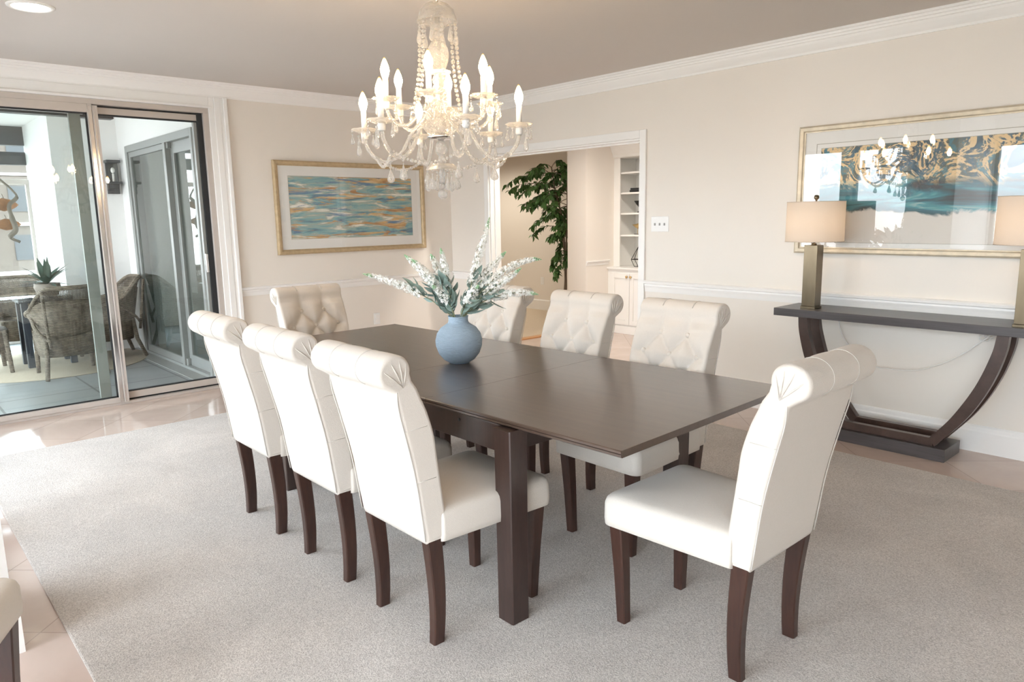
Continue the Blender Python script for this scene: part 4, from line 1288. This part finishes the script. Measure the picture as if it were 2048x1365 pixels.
# ------------------------------------------------------------------ ficus in the hall
t = thing('ficus_tree', 'tall green ficus tree standing beyond the cased opening', 'plant', (-6.72, 7.03, 0.006))
MB().lathe([(0.11, 0.0), (0.15, 0.02), (0.19, 0.30), (0.185, 0.32), (0.165, 0.32), (0.16, 0.28), (0.001, 0.28)], (0, 0, 0), 24).build('planter', M['pot'], t, smooth=True)
rnd = random.Random(11)
m = MB()
tr1 = catmull([(0.02, 0, 0.25), (0.03, 0.0, 0.6), (-0.01, 0.02, 1.0), (-0.03, 0.0, 1.4), (-0.16, 0.0, 1.8), (-0.24, 0.02, 2.08)], 6)
tr2 = catmull([(-0.02, 0.01, 0.25), (0.0, 0.03, 0.6), (0.04, 0.0, 1.0), (0.05, 0.02, 1.5), (0.03, 0.03, 1.9), (0.06, 0.0, 2.1)], 6)
m.tube(tr1, [0.020 - 0.013 * i / (len(tr1) - 1) for i in range(len(tr1))], 8)
m.tube(tr2, [0.018 - 0.012 * i / (len(tr2) - 1) for i in range(len(tr2))], 8)
twigs = []
# twig ends fill an uneven crown, wide at the top and ragged toward the bottom
for i in range(74):
    base = rnd.choice((tr1, tr2))
    j = rnd.randint(9, len(base) - 1)
    p = base[j]
    ang = rnd.uniform(0, 2 * PI)
    zz = p.z
    reach = (0.26 + 0.40 * smooth01((zz - 0.9) / 0.8)) * rnd.uniform(0.45, 1.12)
    if zz > 1.95: reach *= 0.5
    q = p + Vector((math.cos(ang) * reach, math.sin(ang) * reach, rnd.uniform(-0.12, 0.16)))
    tw = bezier(p, p.lerp(q, 0.4) + Vector((0, 0, 0.10)), p.lerp(q, 0.8) + Vector((0, 0, 0.06)), q + Vector((0, 0, -0.06)), 8)
    m.tube(tw, [0.005 - 0.0035 * k / 8 for k in range(9)], 5)
    twigs.append(tw)
m.build('trunk', M['bark'], t, smooth=True)
m = MB()
def leaf(m, p, ax, nn, ln, wd, droop=0.25, k=4):
    ax = ax.normalized(); sd = ax.cross(nn)
    if sd.length < 1e-3: sd = ax.orthogonal()
    sd.normalize(); nn = sd.cross(ax)
    rows = []
    for i in range(k + 1):
        q = i / k
        c = p + ax * ln * q - nn * droop * ln * q * q
        hw = wd * math.sin(PI * (0.04 + 0.95 * q) ** 0.85) + 0.0004
        rows.append([c - sd * hw + nn * hw * 0.3, c, c + sd * hw + nn * hw * 0.3])
    m.loft(rows, False, False, closed=False)
for tw in twigs:
    for k in range(26):
        f = rnd.uniform(0.25, 1.0)
        x = f * 8; i = min(int(x), 7)
        p = tw[i].lerp(tw[i + 1], x - i)
        d = (tw[i + 1] - tw[i]).normalized()
        ax = (d * rnd.uniform(0.1, 0.8) + Vector((rnd.uniform(-1, 1), rnd.uniform(-1, 1), rnd.uniform(-1.3, 0.2)))).normalized()
        leaf(m, p, ax, Vector((rnd.uniform(-0.6, 0.6), rnd.uniform(-0.6, 0.6), 1)).normalized(), rnd.uniform(0.07, 0.105), rnd.uniform(0.019, 0.028))
m.build('foliage', M['leaf'], t, fixn=False)

# ------------------------------------------------------------------ built-in bookcase of the hall
t = thing('built_in_bookcase', 'white built-in bookcase with open shelves over cabinet doors in the hall', 'bookcase', (-5.84, 6.90, 0))
WB = 1.9
cb = M['cabinet']
m = MB()
m.box(0.0, 0.0, 0.0, WB, 0.52, 0.79)
m.build('lower_body', cb, t)
MB().box(-0.0, -0.03, 0.79, WB, 0.52, 0.815).build('counter', cb, t, bevel=0.004)
MB().box(0.0, -0.012, 0.0, WB, 0.0, 0.10).build('plinth', cb, t, bevel=0.004)
def door(x0, x1, kx):
    o = MB()
    o.box(x0, -0.02, 0.115, x0 + 0.055, 0, 0.745); o.box(x1 - 0.055, -0.02, 0.115, x1, 0, 0.745)
    o.box(x0 + 0.055, -0.02, 0.115, x1 - 0.055, 0, 0.175); o.box(x0 + 0.055, -0.02, 0.685, x1 - 0.055, 0, 0.745)
    o.box(x0 + 0.055, -0.008, 0.175, x1 - 0.055, 0, 0.685)
    dd = o.build('door', cb, t, bevel=0.002)
    MB().lathe([(0.006, 0), (0.006, 0.012), (0.015, 0.018), (0.016, 0.026), (0.008, 0.031)], (0, 0, 0), 14).xform(Matrix.Rotation(PI / 2, 4, 'X')).build('knob', M['goldmetal'], dd, loc=(kx, -0.02, 0.705), smooth=True)
door(0.06, 0.345, 0.318); door(0.351, 0.636, 0.378); door(0.75, 1.08, 1.05); door(1.086, 1.40, 1.12)
u = MB()
U0, U1 = 0.10, 0.52
u.box(0.0, U0, 0.815, 0.095, U0 + 0.02, 2.30); u.box(0.66, U0, 0.815, 0.74, U0 + 0.02, 2.30); u.box(0.095, U0, 2.12, 0.66, U0 + 0.02, 2.30)
u.box(0.0, U0 + 0.02, 0.815, 0.02, U1, 2.30); u.box(0.65, U0 + 0.02, 0.815, 0.67, U1, 2.30); u.box(0.02, U1 - 0.02, 0.815, 0.65, U1, 2.30)
u.box(0.02, U0 + 0.02, 2.125, 0.65, U1 - 0.02, 2.15); u.box(0.74, U0, 0.815, WB, U1, 2.30)
u.build('upper_body', cb, t, bevel=0.002)
for z in (1.955, 1.713, 1.468, 1.205):
    MB().box(0.02, U0 + 0.03, z - 0.022, 0.65, U1 - 0.02, z).build('shelf', cb, t, bevel=0.002)
pr = [(0.0, 2.12), (-0.02, 2.13), (-0.025, 2.16), (-0.05, 2.20), (-0.075, 2.26), (-0.10, 2.285), (-0.11, 2.33), (0.0, 2.33)]
m = MB()
m.loft([[(x, U0 + o, z) for o, z in pr] for x in (-0.0, WB)], smooth=False)
m.box(0.0, U0, 2.30, WB, U1, 2.75)
m.build('cornice', cb, t)
BXX, BYY = -5.84, 6.90
def shelfbook(z, h, dx, label):
    t = thing('book', label, 'book', (BXX + 0.305 + dx, BYY + 0.24, z), 0.12, 'black books lying on the hall shelf')
    MB().box(-0.11, -0.08, 0, 0.11, -0.072, h).box(-0.11, -0.072, 0, 0.11, 0.08, 0.004).box(-0.11, -0.072, h - 0.004, 0.11, 0.08, h).build('cover', M['black'], t)
    MB().box(-0.106, -0.070, 0.004, 0.106, 0.077, h - 0.004).build('pages', M['pages'], t)
shelfbook(1.714, 0.026, 0.0, 'lower black book lying flat on the second shelf of the hall bookcase')
shelfbook(1.741, 0.022, 0.012, 'upper black book of the flat pair on the second bookcase shelf')
tag(MB().lathe([(0.03, 0.0), (0.05, 0.004), (0.012, 0.03), (0.015, 0.05), (0.06, 0.10), (0.085, 0.14), (0.08, 0.142), (0.05, 0.10), (0.001, 0.07)], (0, 0, 0), 20).build('bowl', M['wire'], loc=(BXX + 0.295, BYY + 0.26, 1.469), smooth=True), 'small dark footed bowl on the third shelf of the hall bookcase', 'bowl')
t = thing('bird_figurine', 'gold bird figurine on the fourth shelf of the hall bookcase', 'figurine', (BXX + 0.26, BYY + 0.25, 1.206), 0)
m = MB()
body = [(-0.085, 0, 0.115), (-0.06, 0, 0.112), (-0.03, 0, 0.105), (0.0, 0, 0.10), (0.03, 0, 0.108), (0.055, 0, 0.14), (0.068, 0, 0.152), (0.085, 0, 0.150), (0.102, 0, 0.146)]
m.tube(body, [0.004, 0.010, 0.024, 0.034, 0.032, 0.020, 0.019, 0.010, 0.002], 12)
m.build('body', M['goldmetal'], t, smooth=True)
for sx in (-0.012, 0.012):
    MB().tube([(0.0, sx, 0.08), (0.004, sx, 0.04), (0.0, sx, 0.0), (0.022, sx, 0.002)], 0.003, 6).build('leg', M['goldmetal'], t)
MB().lathe([(0.05, -0.0), (0.05, 0.004)], (0, 0, 0), 16).build('base', M['wire'], t)
t = thing('terrarium', 'black wire geometric ornament on the counter of the hall bookcase', 'ornament', (BXX + 0.305, BYY + 0.2, 0.815), 0.3)
v = [Vector(p) for p in ((0, 0, 0.0), (-0.07, -0.05, 0.09), (0.07, -0.05, 0.09), (0.07, 0.06, 0.09), (-0.07, 0.06, 0.09), (0.0, 0.0, 0.24), (-0.035, -0.03, 0.002), (0.04, -0.03, 0.002))]
m = MB()
for a, b in ((6, 1), (7, 2), (0, 3), (0, 4), (1, 2), (2, 3), (3, 4), (4, 1), (1, 5), (2, 5), (3, 5), (4, 5), (6, 7), (6, 0), (7, 0)):
    m.tube([v[a], v[b]], 0.0038, 6)
m.build('wire_frame', M['wire'], t)

# ------------------------------------------------------------------ balcony furniture
FZ = -0.003
TX, TY = -8.84, 1.40
m = MB()
m.lathe([(0.001, 0.0), (0.92, 0.0), (0.925, 0.004), (0.92, 0.009), (0.001, 0.009)], (0, 0, 0), 64)
tag(m.build('jute_rug', M['jute'], loc=(TX, TY, FZ)), 'round tan jute rug under the wicker set on the balcony', 'rug')
RZ = FZ + 0.009
t = thing('glass_table', 'round glass topped table with dark legs on the balcony rug', 'table', (TX, TY, RZ))
MB().lathe([(0.001, 0.715), (0.66, 0.715), (0.665, 0.721), (0.66, 0.727), (0.001, 0.727)], (0, 0, 0), 56).build('glass_top', M['pane'], t)
for sx, sy in ((-1, -1), (1, -1), (1, 1), (-1, 1)):
    MB().box(sx * 0.15 - 0.03, sy * 0.19 - 0.03, 0.0, sx * 0.15 + 0.03, sy * 0.19 + 0.03, 0.70).build('leg', M['navy'], t, bevel=0.004)
MB().box(-0.20, -0.24, 0.665, 0.20, 0.24, 0.715).build('frame', M['navy'], t, bevel=0.004)
MB().box(-0.12, -0.16, 0.30, 0.12, 0.16, 0.32).build('stretcher', M['navy'], t)

def make_wicker():
    t = thing('wicker_armchair', 'x', 'chair')
    wk = M['wicker']
    m = MB()
    def ring_(z, sx, sy, yo, n=28):
        return [(sx * math.copysign(abs(math.cos(2 * PI * k / n)) ** 0.6, math.cos(2 * PI * k / n)), yo + sy * math.copysign(abs(math.sin(2 * PI * k / n)) ** 0.6, math.sin(2 * PI * k / n)), z) for k in range(n)]
    m.loft([ring_(0.20, 0.25, 0.235, 0.02), ring_(0.30, 0.262, 0.25, 0.02), ring_(0.40, 0.27, 0.26, 0.02), ring_(0.425, 0.262, 0.25, 0.02), ring_(0.43, 0.1, 0.1, 0.02)])
    m.build('seat', wk, t)
    # curved shell: back and sweeping arms as a thick sheet
    n = 34
    outer, inner = [], []
    ro, thk = 0.0, 0.028
    rows_o, rows_i = [], []
    ztops, rimp = {}, {}
    for j in range(9):
        fz = j / 8
        ro_, ri_ = [], []
        for k in range(n + 1):
            a = math.radians(lerp(-28, 208, k / n))        # 90 = rear
            back = smooth01((math.sin(a) - 0.15) / 0.75)
            ztop = 0.64 + 0.225 * back - 0.05 * smooth01((0.1 - math.sin(a)) / 0.5)
            zbot = 0.40
            z = lerp(zbot, lerp(zbot, ztop, 1 - 0.26 * back), fz)
            ztops[k] = ztop
            fe = fz * (1 - 0.26 * back)
            flare = 1 + 0.17 * fe
            flr1 = 1.17
            rx, ry = 0.265 * flare, 0.255 * flare
            x, y = rx * math.cos(a), -(ry * math.sin(a)) - 0.045 * fe * back
            roll = 0.03 * smooth01((fe - 0.75) / 0.25)
            rimp[k] = Vector((0.265 * 1.17 * math.cos(a) * 1.0, -(0.255 * 1.17 * math.sin(a)) - 0.045 * back, ztop))
            ro_.append((x * (1 + roll * 2), y * (1 + roll * 2), z))
            ri_.append((x * 0.91, y * 0.91, z))
        rows_o.append(ro_); rows_i.append(ri_)
    m = MB()
    sec = []
    for k in range(n + 1):
        sec.append([rows_o[j][k] for j in range(9)] + [rows_i[j][k] for j in reversed(range(9))])
    m.loft(sec)
    rim = [rimp[k] for k in range(n + 1)]
    m.build('shell', wk, t)
    # open rods between the woven shell and the rim of the back
    m = MB()
    for k in range(n):
        for q in (0.0, 0.33, 0.66):
            a0 = Vector(rows_o[8][k]).lerp(Vector(rows_i[8][k]), 0.5); a1 = Vector(rows_o[8][k + 1]).lerp(Vector(rows_i[8][k + 1]), 0.5)
            p0 = a0.lerp(a1, q); p1 = rim[k].lerp(rim[k + 1], q)
            if (p1 - p0).length > 0.04:
                m.tube([p0 - (p1 - p0) * 0.1, p1], 0.0045, 5)
    m.build('lattice', wk, t)
    m = MB()
    for off in (0, 0.014):
        m.tube([p + Vector((p.x * off * 2, p.y * off * 2, -off * 0.6)) for p in rim], 0.017, 8)
    m.build('braided_rim', wk, t, smooth=True)
    for sx in (-1, 1):
        MB().tube([(sx * 0.235, 0.22, 0.42), (sx * 0.235, 0.235, 0.2), (sx * 0.24, 0.245, 0.0)], [0.021, 0.021, 0.019], 10).build('leg', wk, t, smooth=True)
        MB().tube([(sx * 0.215, -0.19, 0.42), (sx * 0.225, -0.215, 0.2), (sx * 0.255, -0.285, 0.0)], [0.021, 0.021, 0.019], 10).build('leg', wk, t, smooth=True)
        MB().tube(catmull([(sx * 0.19, -0.262, 0.30), (sx * 0.21, -0.285, 0.48), (sx * 0.225, -0.335, 0.84)], 6), 0.015, 8).build('back_post', wk, t, smooth=True)
        MB().tube(catmull([(sx * 0.20, -0.275, 0.36), (sx * 0.275, -0.19, 0.47), (sx * 0.295, -0.03, 0.60)], 6), 0.013, 8).build('brace', wk, t, smooth=True)
    return t
wc = make_wicker()
GW = 'wicker armchairs around the balcony table'
wc.location = (-8.09, 1.45, RZ); wc.rotation_euler = (0, 0, PI / 2)
wc['label'] = 'wicker armchair on the balcony with its back to the sliding doors'; wc['group'] = GW
dup(wc, (-8.80, 0.78, RZ), 0.0, 'wicker armchair at the picture edge on the window side of the balcony table')
dup(wc, (-9.60, 1.33, RZ), -PI / 2, 'wicker armchair on the far side of the balcony table behind the plant')
dup(wc, (-8.78, 1.975, RZ), PI, 'wicker armchair seen from the side in front of the balcony wall lantern')

t = thing('potted_plant', 'spiky dark green agave in a stone pot on the balcony table', 'plant', (-8.62, 1.42, RZ + 0.727))
MB().lathe([(0.07, 0), (0.09, 0.01), (0.12, 0.09), (0.115, 0.13), (0.10, 0.13), (0.09, 0.11), (0.001, 0.11)], (0, 0, 0), 20).build('pot', M['grey_pot'], t, smooth=True)
rnd = random.Random(5)
m = MB()
for i in range(26):
    a = i * 2.399; el = rnd.uniform(0.12, 1.0) if i % 4 else 1.3
    ax = Vector((math.cos(a) * math.cos(el), math.sin(a) * math.cos(el), math.sin(el)))
    leaf(m, Vector((0, 0, 0.115)), ax, Vector((0, 0, 1)) if el < 1.2 else Vector((1, 0, 0.2)), rnd.uniform(0.20, 0.30), rnd.uniform(0.022, 0.032), 0.22, 6)
m.build('leaves', M['agave'], t, fixn=False)

t = thing('wall_lantern', 'dark square wall lantern with a glass front on the white balcony wall', 'lantern', (BX, 2.255, 1.96))
m = MB(); m.box(0.0, -0.045, -0.18, 0.035, 0.075, 0.185); m.build('back_plate', M['dark'], t, bevel=0.003)
MB().box(0.035, -0.065, 0.155, 0.17, 0.075, 0.185).build('top_plate', M['dark'], t, bevel=0.003)
MB().box(0.035, -0.06, -0.075, 0.17, 0.075, -0.050).box(0.035, -0.03, -0.11, 0.12, 0.055, -0.075).build('bottom_plate', M['dark'], t, bevel=0.003)
MB().box(0.045, -0.055, -0.05, 0.048, 0.065, 0.155).box(0.155, -0.055, -0.05, 0.158, 0.065, 0.155).build('lantern_glass', M['pane'], t)
MB().tube([(0.10, 0.005, -0.05), (0.10, 0.005, 0.04)], 0.012, 10).ball((0.10, 0.005, 0.075), 0.022, 1, 1, 1.5, 10, 6).build('candle_tube', M['candle'], t)

# hanging rusty fish mobile near the balcony glazing
t = thing('fish_mobile', 'rusty metal fish mobile hanging in front of the balcony glazing', 'ornament', (-9.95, 1.315, 2.62))
MB().tube([(0, 0, 0), (0, 0, -0.70)], 0.003, 5).build('cord', M['verdi'], t)
def fish(z, yaw, s):
    m = MB()
    P = [Vector((x * s, 0, 0)) for x in (-0.17, -0.13, -0.08, 0.0, 0.08, 0.14, 0.17)]
    loops = []
    for p, hz, hy in zip(P, (0.055, 0.018, 0.045, 0.075, 0.06, 0.03, 0.004), (0.006, 0.008, 0.02, 0.03, 0.026, 0.016, 0.003)):
        loops.append([(p.x, hy * s * math.cos(2 * PI * k / 12), hz * s * math.sin(2 * PI * k / 12)) for k in range(12)])
    m.loft(loops)
    m.xform(Matrix.Rotation(yaw, 4, 'Z'))
    o = m.build('fish', M['rust'], t, loc=(0, 0, z), smooth=True)
    MB().tube([(0.02 * math.cos(yaw), 0.02 * math.sin(yaw), 0.06 * s), (0, 0, 0.12 * s)], 0.004, 5).build('hook', M['verdi'], o)
fish(-0.94, 2.0, 1.0); fish(-1.16, 1.7, 0.9)
m = MB()
m.tube(catmull([(0.0, 0.0, -0.66), (0.03, 0.10, -0.78), (0.05, 0.13, -0.86), (0.05, 0.05, -0.95), (0.05, 0.06, -1.08), (0.06, 0.08, -1.22), (0.04, 0.02, -1.30), (0.05, 0.11, -1.36)], 6), [0.012] * 12 + [0.022] * 12 + [0.028] * 12 + [0.016] * 7, 8)
m.build('driftwood', M['verdi'], t, smooth=True)

# ------------------------------------------------------------------ outside
def building(x, y, w, d, z0, z1, floors, cols, label):
    t = thing('apartment_building', label, 'building', (x, y, z0))
    MB().box(-d / 2, -w / 2, 0, d / 2, w / 2, z1 - z0).build('walls', M['brick'], t)
    H = (z1 - z0) / floors
    for i in range(floors):
        for j in range(cols):
            y0 = -w / 2 + w * (j + 0.28) / cols; y1 = -w / 2 + w * (j + 0.72) / cols
            MB().box(d / 2, y0, H * i + 0.9, d / 2 + 0.06, y1, H * i + 2.5).build('window', M['bwin'], t)
        MB().box(d / 2, -w / 2, H * i, d / 2 + 0.25, w / 2, H * i + 0.2).build('ledge', M['white_wall'], t)
building(-62, -1.0, 22, 12, -14, 4.5, 6, 7, 'tan apartment building seen through the balcony end glazing')
building(-75, 16.0, 14, 12, -14, 8.5, 7, 5, 'taller tan apartment building behind the first one')
def tree(loc, r, mat, label, seed):
    rn = random.Random(seed)
    t = thing('street_tree', label, 'tree', loc, 0, 'trees outside the windows')
    MB().tube([(0, 0, 0), (0.1, 0, r * 1.2), (0, 0, r * 2.2)], [0.25, 0.2, 0.1], 8).build('trunk', M['bark'], t, smooth=True)
    m = MB()
    for i in range(900):
        v = Vector((rn.gauss(0, 1), rn.gauss(0, 1), rn.gauss(0, 1))).normalized() * r * rn.uniform(0.45, 1.0)
        v.z = v.z * 0.85 + r * 2.3
        ax = Vector((rn.uniform(-1, 1), rn.uniform(-1, 1), rn.uniform(-1, 1))).normalized()
        leaf(m, v, ax, Vector((rn.uniform(-1, 1), rn.uniform(-1, 1), 1)).normalized(), r * 0.16, r * 0.06, 0.2, 2)
    m.build('foliage', mat, t, fixn=False)
tree((-36, 3.6, -10.2), 2.6, M['green'], 'green leaning tree outside the balcony end glazing', 1)
tree((-44, 9.4, -11.4), 2.6, M['autumn'], 'orange autumn tree outside the balcony end glazing', 2)
tree((-45, -0.5, -11.4), 2.6, M['autumn'], 'orange autumn tree beside the green one outside', 3)
tree((-9, -34, -14.0), 4.6, M['green'], 'green tree outside the front windows', 4)
tree((-19, -38, -14.0), 4.6, M['autumn'], 'orange tree outside the front windows', 5)
tree((2, -36, -14.0), 4.4, M['autumn'], 'orange tree outside the bay windows', 6)
st(MB().box(-140, -140, -14.6, 60, 140, -14.4).build('ground', pbr('street_ground', (0.42, 0.40, 0.36), 0.9, var=0.2, scale=0.2)), 'street level ground far below the windows', 'ground')

# ------------------------------------------------------------------ light
w = bpy.data.worlds.new('bright_overcast_sky')
S.world = w
w.use_nodes = True
nt = w.node_tree
nt.nodes.clear()
wo = N(nt, 'ShaderNodeOutputWorld')
bg = N(nt, 'ShaderNodeBackground', Strength=SKY)
tc = N(nt, 'ShaderNodeTexCoord')
sp = N(nt, 'ShaderNodeSeparateXYZ')
nt.links.new(tc.outputs['Generated'], sp.inputs[0])
mr = N(nt, 'ShaderNodeMapRange'); mr.inputs[1].default_value = -0.3; mr.inputs[2].default_value = 0.9
nt.links.new(sp.outputs[2], mr.inputs[0])
rp = ramp(nt, [(0.0, (0.42, 0.415, 0.42)), (0.24, (0.56, 0.57, 0.59)), (0.30, (0.86, 0.93, 1.0)), (0.60, (0.81, 0.905, 1.0)), (1.0, (0.70, 0.84, 1.0))])
nt.links.new(mr.outputs[0], rp.inputs[0]); nt.links.new(rp.outputs[0], bg.inputs[0]); nt.links.new(bg.outputs[0], wo.inputs[0])

def portal(name, loc, rot, sx, sy):
    l = bpy.data.lights.new(name, 'AREA'); l.shape = 'RECTANGLE'; l.size = sx; l.size_y = sy
    l.cycles.is_portal = True
    o = bpy.data.objects.new(name, l); COL.objects.link(o); o.location = loc; o.rotation_euler = rot
    return o
# daylight portals in the window openings; an area light shines along its local -z, turned here to +y or +x
portal('window_portal', (-5.155, YF - 0.24, 1.155), (PI / 2, 0, PI), 1.99, 2.17)
portal('window_portal', (-3.71, YF - 0.24, 1.155), (PI / 2, 0, PI), 0.70, 2.17)
portal('window_portal', (-1.76, YB - 0.2, 1.185), (PI / 2, 0, PI), 2.42, 2.23)
portal('window_portal', (0.60, YB - 0.2, 1.185), (PI / 2, 0, PI), 2.0, 2.23)
portal('window_portal', (-8.7, -1.36, 1.0), (PI / 2, 0, PI), 4.2, 2.0)
portal('window_portal', (-10.76, 0.2, 1.0), (0, -PI / 2, 0), 2.0, 3.0)

def point(name, loc, col, power, r):
    l = bpy.data.lights.new(name, 'POINT'); l.color = col; l.energy = power; l.shadow_soft_size = r
    o = bpy.data.objects.new(name, l); COL.objects.link(o); o.location = loc
    return o
def spot(name, loc, col, power, ang, r=0.08):
    l = bpy.data.lights.new(name, 'SPOT'); l.color = col; l.energy = power; l.spot_size = ang; l.spot_blend = 0.6; l.shadow_soft_size = r
    o = bpy.data.objects.new(name, l); COL.objects.link(o); o.location = loc
    return o
WARM = (1.0, 0.72, 0.45)
spot('downlight_beam', (-4.70, 0.86, ZC - 0.02), WARM, 25, 2.2)
spot('hall_fill_spot', (-4.5, 5.4, 2.72), (1.0, 0.92, 0.82), 190, 2.8)  # added unseen fill without a fixture, brightens the bookcase shelves
spot('hall_fill_spot', (-8.6, 6.6, 2.72), (1.0, 0.90, 0.76), 150, 2.5)  # second added fill, no fixture, brightens the far hall wall

# ------------------------------------------------------------------ camera
cam = bpy.data.cameras.new('camera')
cam.sensor_width = 36.0
cam.lens = 36.0 * 1442.90722 / 2048.0
cam.clip_start = 0.05; cam.clip_end = 400
co = bpy.data.objects.new('camera', cam)
COL.objects.link(co)
yaw, pit, rol = 0.83642244, 0.17110554, -0.01785919
fwd0 = Vector((-math.sin(yaw), math.cos(yaw), 0)); right = Vector((math.cos(yaw), math.sin(yaw), 0)); up = Vector((0, 0, 1))
fw = fwd0 * math.cos(pit) - up * math.sin(pit); up2 = up * math.cos(pit) + fwd0 * math.sin(pit)
rr = right * math.cos(rol) + up2 * math.sin(rol); uu = -right * math.sin(rol) + up2 * math.cos(rol)
mw = Matrix((rr, uu, -fw)).transposed().to_4x4()
mw.translation = Vector((0, 0, 1.45))
co.matrix_world = mw
S.camera = co

S.view_settings.view_transform = 'Standard'
S.view_settings.look = 'None'
S.view_settings.gamma = 1.0
S.view_settings.use_curve_mapping = False
S.view_settings.exposure = EXPO
S.cycles.use_denoising = True
S.cycles.sample_clamp_indirect = 8.0
S.cycles.max_bounces = 12
S.cycles.diffuse_bounces = 6
S.cycles.transparent_max_bounces = 24
S.cycles.transmission_bounces = 8
S.cycles.caustics_reflective = False
S.cycles.caustics_refractive = False
